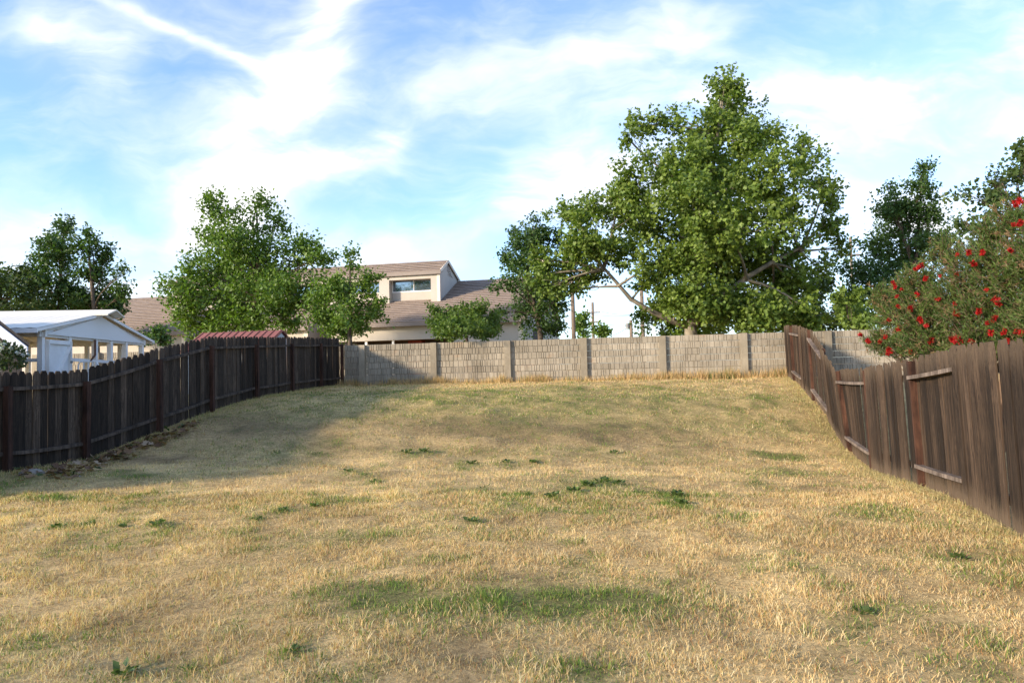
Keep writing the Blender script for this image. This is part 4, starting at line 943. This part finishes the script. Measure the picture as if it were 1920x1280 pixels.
def red_shed():
    a = at(396, 622, 20.6); b = at(531, 615.5, 20.2); zr = (a.z + b.z) / 2 - 0.07; L = (b - a).length + 0.3
    e = Vector((b.x - a.x, b.y - a.y, 0)).normalized(); n = Vector((e.y, -e.x, 0)); n = n if n.y < 0 else -n
    root = thing('metal_shed', Vector((a.x, a.y, 0.9)).lerp(Vector((b.x, b.y, 0.9)), 0.5), 'small shed with ribbed red metal roof behind the dark fence', 'shed')
    b0 = Vector((b.x, b.y, zr)); a0 = b0 - e * L; w = 1.15; dz = -0.62
    for s in (1, -1):
        m = MB(); lo = n * s * w + Vector((0, 0, dz)); up = Vector((0, 0, 0.03))
        m.hull8([a0, b0, b0 + lo, a0 + lo, a0 + up, b0 + up, b0 + lo + up, a0 + lo + up]); rf = m.build('roof_slope', M['red_roof'], root)
        for i in range(12):
            p = a0.lerp(b0, (i + 0.15) / 11.4); r_ = MB(); r_.bar(p + up, p + lo + up, 0.035, 0.045); r_.build('roof_rib', M['red_roof'], rf)
    m = MB(); d2 = Vector((0, 0, -0.03)); ins = -e * 0.06
    m.prism([b0 + ins + d2 - Vector((0, 0, 0.02)), b0 + ins + n * (w - 0.08) + Vector((0, 0, dz - 0.01)), Vector((b0 + ins + n * (w - 0.08)).xy.to_3d()) + Vector((0, 0, 0.8)), Vector((b0 + ins - n * (w - 0.08)).xy.to_3d()) + Vector((0, 0, 0.8)), b0 + ins - n * (w - 0.08) + Vector((0, 0, dz - 0.01))], -e * (L - 0.12)); m.build('wall', M['shed_white'], root)
red_shed()

# ------------------------------------------------------------------ poles and wires
def pole(label, px, ytop, d, r0, arms=(), extra=None):
    b = at(px, 640, d); base = Vector((b.x, d, 0.8)); zt = at(px, ytop, d).z
    root = thing('utility_pole', base, label, 'pole')
    m = MB(); m.tube([base, Vector((b.x, d, zt))], [r0, r0 * 0.72], 9); m.build('shaft', M['pole'], root, smooth=False)
    for y, hw in arms:
        z = at(px, y, d).z; w = hw * d / F_PX; m = MB(); m.box(Vector((b.x, d - r0 - 0.05, z)), (2 * w, 0.10, 0.13)); am = m.build('crossarm', M['pole'], root)
        for k in (-0.9, -0.45, 0.45, 0.9):
            i = MB(); i.tube([Vector((b.x + k * w, d - r0 - 0.05, z + 0.066)), Vector((b.x + k * w, d - r0 - 0.05, z + 0.26))], [0.05, 0.035], 6); i.build('insulator', M['steel'], am)
    if extra: 
        z = at(px, extra, d).z; m = MB(); m.tube([Vector((b.x - 0.42, d, z - 0.35)), Vector((b.x - 0.42, d, z + 0.35))], 0.24, 10); m.build('transformer', M['steel'], root)
    return b.x, d
pole('plain tall pole rising from the wall beside the dark drooping tree', 1076, 515, 36, 0.13)
pole('utility pole with two crossarms far away between the trees', 1113, 567, 85, 0.22, ((586, 13), (604, 10)))
pole('short far pole with a transformer just above the wall', 1184, 600, 80, 0.26, (), 611)
pole('pole partly hidden by the low limb of the plane tree', 1206, 540, 60, 0.22)
pole('utility pole with crossarm between the plane tree and the dark pointed tree', 1603, 445, 62, 0.16, ((479, 20),))
def wire(label, p0, p1, d0, d1, sag, r=0.018):
    A, B = at(*p0, d0), at(*p1, d1); m = MB()
    m.tube([A.lerp(B, t) + Vector((0, 0, -sag * 4 * t * (1 - t))) for t in np.linspace(0, 1, 11)], r, 4); o = m.build('power_line', M['wire'], None, origin=A)
    tag(o, label, 'power line', 'power lines between the poles')
wire('upper power line running right from the two-crossarm pole', (1124, 583), (1240, 583), 85, 60, 0.4)
wire('middle power line running right from the two-crossarm pole', (1102, 587), (1206, 588), 85, 60, 0.3)
wire('lowest power line running from the two-crossarm pole to the hidden pole', (1122, 604), (1206, 606), 85, 60, 0.3)
wire('slanting service line rising to the transformer pole', (1150, 628), (1184, 606), 84, 80, 0.2, 0.03)
wire('power line passing left of the bent fence corner towards the crossarm pole', (1540, 480), (1603, 476), 50, 62, 0.2)
wire('power line passing right from the crossarm pole behind the dark tree', (1603, 476), (1900, 440), 62, 55, 0.6)

# ------------------------------------------------------------------ small things on the lawn
def weed_mesh(i):
    R = np.random.default_rng(900 + i); k = 16 + 4 * i; th = R.random(k) * 6.283; rad = 0.085 * R.random(k)**0.7
    pos = np.stack([np.cos(th) * rad, np.sin(th) * rad, 0.015 + 0.05 * R.random(k)], -1); ax = np.stack([np.cos(th), np.sin(th), 0.5 + 0.8 * R.random(k)], -1)
    c = np.array([0.10, 0.145, 0.04]) * (0.6 + 0.7 * R.random((k, 1)))
    return leaves_mesh('weed', pos, ax, R.normal(0, 0.5, (k, 3)) + [0, 0, 1], 0.05 + 0.06 * R.random(k), c, 'narrow' if i % 2 else 'oval', M['leaf'])
WM = [weed_mesh(i) for i in range(5)]
def weed(px, py, sc, label, group=None):
    p = ground_at(px, py); o = link('weed', WM[random.randrange(5)], None, (p.x, p.y, p.z - 0.005)); sc *= 0.52; o.scale = (sc * 1.25, sc, sc); o.rotation_euler.z = random.random() * 6
    tag(o, label, 'weed', group)
weed(235, 1268, 1.0, 'large leafy weed at the bottom edge in the left corner of the lawn', None)
weed(350, 1257, 0.7, 'leafy weed just right of the bottom left corner weed', None)
weed(550, 1226, 0.65, 'single dark weed low in the lawn left of centre', None)
weed(1800, 1050, 1.0, 'dark green weed in the dry grass near the right fence', None)
weed(1620, 1150, 0.8, 'green weed low in the lawn right of centre, upper of a pair', None)
weed(1615, 1182, 0.75, 'green weed low in the lawn right of centre, lower of a pair', None)
weed(1418, 908, 1.1, 'lone dark weed right of centre in the middle of the lawn', None)
for px, py, sc in WEED_MID: weed(px, py, sc * 1.1, 'small dark weed in the loose cluster at the middle of the lawn', 'weeds clustered mid lawn')
for px, py, sc in WEED_LEFT: weed(px, py, sc, 'small weed in the row on the dry grass at left', 'weeds on the left of the lawn')
for px, py, sc in WEED_BANK: weed(px, py, sc, 'small weed scattered along the foot of the grassy bank', 'weeds along the bank')

def dry_weeds():
    """uncut dry grass along the wall, clumped"""
    R = np.random.default_rng(5); V = []; C = []; n = 15000
    x = -5.9 + R.random(n) * 14.3; dens = fbm(x * 1.5, x * 0 + 3, 1); k = R.random(n) < np.clip((dens - 0.28) * 2.2, 0.08, 1); x = x[k]; dens = dens[k]; n = len(x)
    y = WALL_D0 + WALL_K * x - 0.10 - 0.42 * R.random(n)**1.5; z = zg(x, y)
    h = (0.05 + 0.26 * R.random(n)**1.6) * (0.35 + 1.0 * dens) * np.where(x > 5.5, 1.25, 1.0); az = R.random(n) * 6.283; tl = 0.4 * R.random(n); w = 0.006 + 0.005 * R.random(n); a2 = R.random(n) * 3.14
    p = np.stack([x, y, z], -1); U = np.stack([np.sin(tl) * np.cos(az), np.sin(tl) * np.sin(az), np.cos(tl)], -1) * h[:, None]; S = np.stack([np.cos(a2) * w, np.sin(a2) * w, 0 * w], -1)
    t = R.random((n, 1)); c = np.array([0.62, 0.45, 0.23]) * (1 - t) + np.array([0.48, 0.30, 0.14]) * t; g = R.random((n, 1)) < 0.10 + 0.3 * (np.abs(x[:, None] - 6.4) < 0.4); c = np.where(g, np.array([0.16, 0.18, 0.05]), c)
    v = np.stack([p - S, p + S, p + U], 1).reshape(-1, 3)
    tag(link('dry_grass', np_mesh('dry_grass', v, np.arange(3 * n).reshape(-1, 3), M['grass'], np.repeat(c, 3, 0))), 'tall uncut straw grass along the foot of the block wall', 'dry grass', kind='stuff')
    # uncut tufts and clippings by the right fence, thin fringe by both fences
    Vv = []; Cc = []
    for f_x, sgn, y0, y1, cnt in ((rx, -1, 5.0, 20.5, 5200), (lx, 1, 7.0, 22.5, 4200)):
        yy = y0 + (y1 - y0) * R.random(cnt); xx = f_x(yy) + sgn * (0.06 + 0.35 * R.random(cnt)**1.7); zz = zg(xx, yy)
        lie = R.random(cnt) < (0.5 if sgn < 0 else 0.1); hh = (0.03 + 0.06 * R.random(cnt)) * np.where(lie, 2.2, 1); tl = np.where(lie, 1.4, 0.5 * R.random(cnt)); az = np.where(lie, 2.6 + 0.8 * R.normal(0, 1, cnt), R.random(cnt) * 6.283); w = 0.0025 + 0.003 * R.random(cnt); a2 = R.random(cnt) * 3.14
        p = np.stack([xx, yy, zz + np.where(lie, 0.035, 0)], -1); U = np.stack([np.sin(tl) * np.cos(az), np.sin(tl) * np.sin(az), np.cos(tl)], -1) * hh[:, None]; S = np.stack([np.cos(a2) * w, np.sin(a2) * w, 0 * w], -1)
        t = R.random((cnt, 1)); c = np.array([0.66, 0.52, 0.27]) * (1 - t) + np.array([0.30, 0.28, 0.10]) * t
        Vv.append(np.stack([p - S, p + S, p + U], 1).reshape(-1, 3)); Cc.append(np.repeat(c, 3, 0))
    v = np.concatenate(Vv); tag(link('fringe_grass', np_mesh('fringe_grass', v, np.arange(len(v)).reshape(-1, 3), M['grass'], np.concatenate(Cc))), 'loose grass clippings and fringe grass along the foot of the fences', 'grass', kind='stuff')
dry_weeds()

def litter():
    R = np.random.default_rng(15); n = 300
    px = 40 + 330 * R.random(n); yb = np.interp(px, [0, 155, 293, 392], [890, 868, 820, 780]); py = yb + 2 + 26 * R.random(n)**1.5 * np.interp(px, [40, 120, 230, 370], [0.8, 1.0, 0.9, 0.5])
    P_ = np.array([ground_at(a, b) for a, b in zip(px, py)]); P_[:, 2] += 0.02 + 0.05 * R.random(n)
    t = R.random((n, 1)); C = np.array([0.30, 0.18, 0.095]) * (1 - t) + np.array([0.13, 0.07, 0.04]) * t; C = np.where(R.random((n, 1)) < 0.14, np.array([0.42, 0.31, 0.21]), C); C = np.where(R.random((n, 1)) < 0.10, np.array([0.07, 0.10, 0.03]), C)
    ax = np.concatenate([R.normal(0, 1, (n, 2)), R.normal(0, 0.25, (n, 1))], 1)
    tag(link('leaf_litter', leaves_mesh('leaf_litter', P_, ax, R.normal(0, 0.35, (n, 3)) + [0, 0, 1], 0.07 + 0.07 * R.random(n), C, 'star', M['grass'])), 'brown fallen leaves heaped along the foot of the dark fence', 'leaves', kind='stuff')
    for px_, py_, s, lab in ((62, 888, 0.16, 'largest pale stone at the foot of the dark fence'), (110, 886, 0.09, 'flat pale stone among the fallen leaves'), (145, 893, 0.06, 'smallest pale stone at the edge of the fallen leaves')):
        p = ground_at(px_, py_); m = MB(); r_ = random.Random(px_); rings = []
        for k, (zz, rr) in enumerate(((0, 1.0), (0.35, 1.05), (0.62, 0.75), (0.75, 0.3))):
            for a in range(9): m.v.append((p.x + math.cos(a * 0.698) * s * rr * (0.8 + 0.4 * r_.random()), p.y + math.sin(a * 0.698) * s * 0.7 * rr * (0.8 + 0.4 * r_.random()), p.z - 0.02 + zz * s * 0.75))
        for k in range(3):
            for a in range(9): m.f.append((k * 9 + a, k * 9 + (a + 1) % 9, k * 9 + 9 + (a + 1) % 9, k * 9 + 9 + a))
        m.f.append(tuple(27 + a for a in range(9))); tag(m.build('stone', M['stone'], None, origin=p), lab, 'stone')
    p = ground_at(178, 862); m = MB(); m.tube([p + Vector((0, 0, 0.01)), p + Vector((-0.12, 0.05, 0.10)), p + Vector((-0.17, 0.10, 0.22))], [0.010, 0.009, 0.006], 6); tag(m.build('stick', M['stick'], None, origin=p), 'thin pale stick leaning on the dark fence', 'stick')
litter()

def rose():
    R = np.random.default_rng(66); root = thing('flower_bush', (-8.25, 11.2, 0.1), 'small bush with pale flowers at the left edge behind the fence', 'bush'); L0 = np.array(wloc(root)); n = 700
    c = np.array(at(12, 668, 11.2)); dr = unit(R.normal(0, 1, (n, 3))); pos = c + dr * np.array([0.30, 0.30, 0.22]) * R.random((n, 1))**0.4
    o = link('foliage', leaves_mesh('foliage', pos - L0, dr + R.normal(0, 0.5, (n, 3)), R.normal(0, 1, (n, 3)), 0.05 + 0.03 * R.random(n), np.array([0.05, 0.075, 0.03]) * (0.6 + 0.8 * R.random((n, 1))), 'oval', M['leaf']), root); tag(o, kind='stuff')
    m = MB()
    for k in range(5): m.tube([(L0[0] + 0.05 * k - 0.1, L0[1], L0[2]), tuple(pos[k * 30])], [0.012, 0.006], 4)
    m.build('stem', M['bark'], root)
    fl = leaves_mesh('flower', np.zeros((14, 3)), unit(R.normal(0, 1, (14, 3)) + [0, -0.6, 0.3]), R.normal(0, 1, (14, 3)), np.full(14, 0.045), np.tile([[0.60, 0.62, 0.72]], (14, 1)), 'oval', M['petal'])
    for k in range(12):
        p = c + unit(R.normal(0, 1, 3) + [0.3, -1.0, 0.1]) * np.array([0.31, 0.31, 0.22]); link('flower', fl, root, Vector(p - L0))
rose()

def added_shade_tree(name, label, c, r, per, seed, base):
    """tree added out of view to shade the foreground; its thin crown dapples the lawn"""
    R = np.random.default_rng(seed); root = thing(name, base, label, 'tree'); L0 = np.array(base); c = np.array(c); r = np.array(r)
    n = per; dr = unit(R.normal(0, 1, (n, 3))); p = c + dr * r * (0.2 + 0.85 * R.random((n, 1))); w = MB(); fk = np.array([base[0], base[1], c[2] - r[2] * 0.9])
    w.tube([base, tuple(fk)], [0.13, 0.09], 8)
    for q in range(0, n, 12): w.tube(bez(fk, (fk + p[q]) / 2 + R.normal(0, 0.1, 3), p[q], 5), [0.04, 0.032, 0.024, 0.015, 0.006], 4, cap=False)
    w.build('trunk', M['bark'], root); m = 11
    P_ = (p[:, None] + R.normal(0, 0.2, (n, m, 3))).reshape(-1, 3) - L0; C = np.array([0.06, 0.10, 0.02]) * (0.7 + 0.7 * R.random((n * m, 1)))
    tag(link('crown', leaves_mesh('crown', P_, R.normal(0, 1, (n * m, 3)), R.normal(0, 0.6, (n * m, 3)) + [0, 0, 0.8], 0.11 + 0.06 * R.random(n * m), C, 'oval', M['leaf']), root), kind='stuff')
added_shade_tree('added_shade_tree', 'low thin-crowned tree added out of view at left to shade the foreground', (-10.4, -2.6, 2.3), (2.2, 2.3, 1.35), 260, 4, (-10.4, -2.6, 0.0))
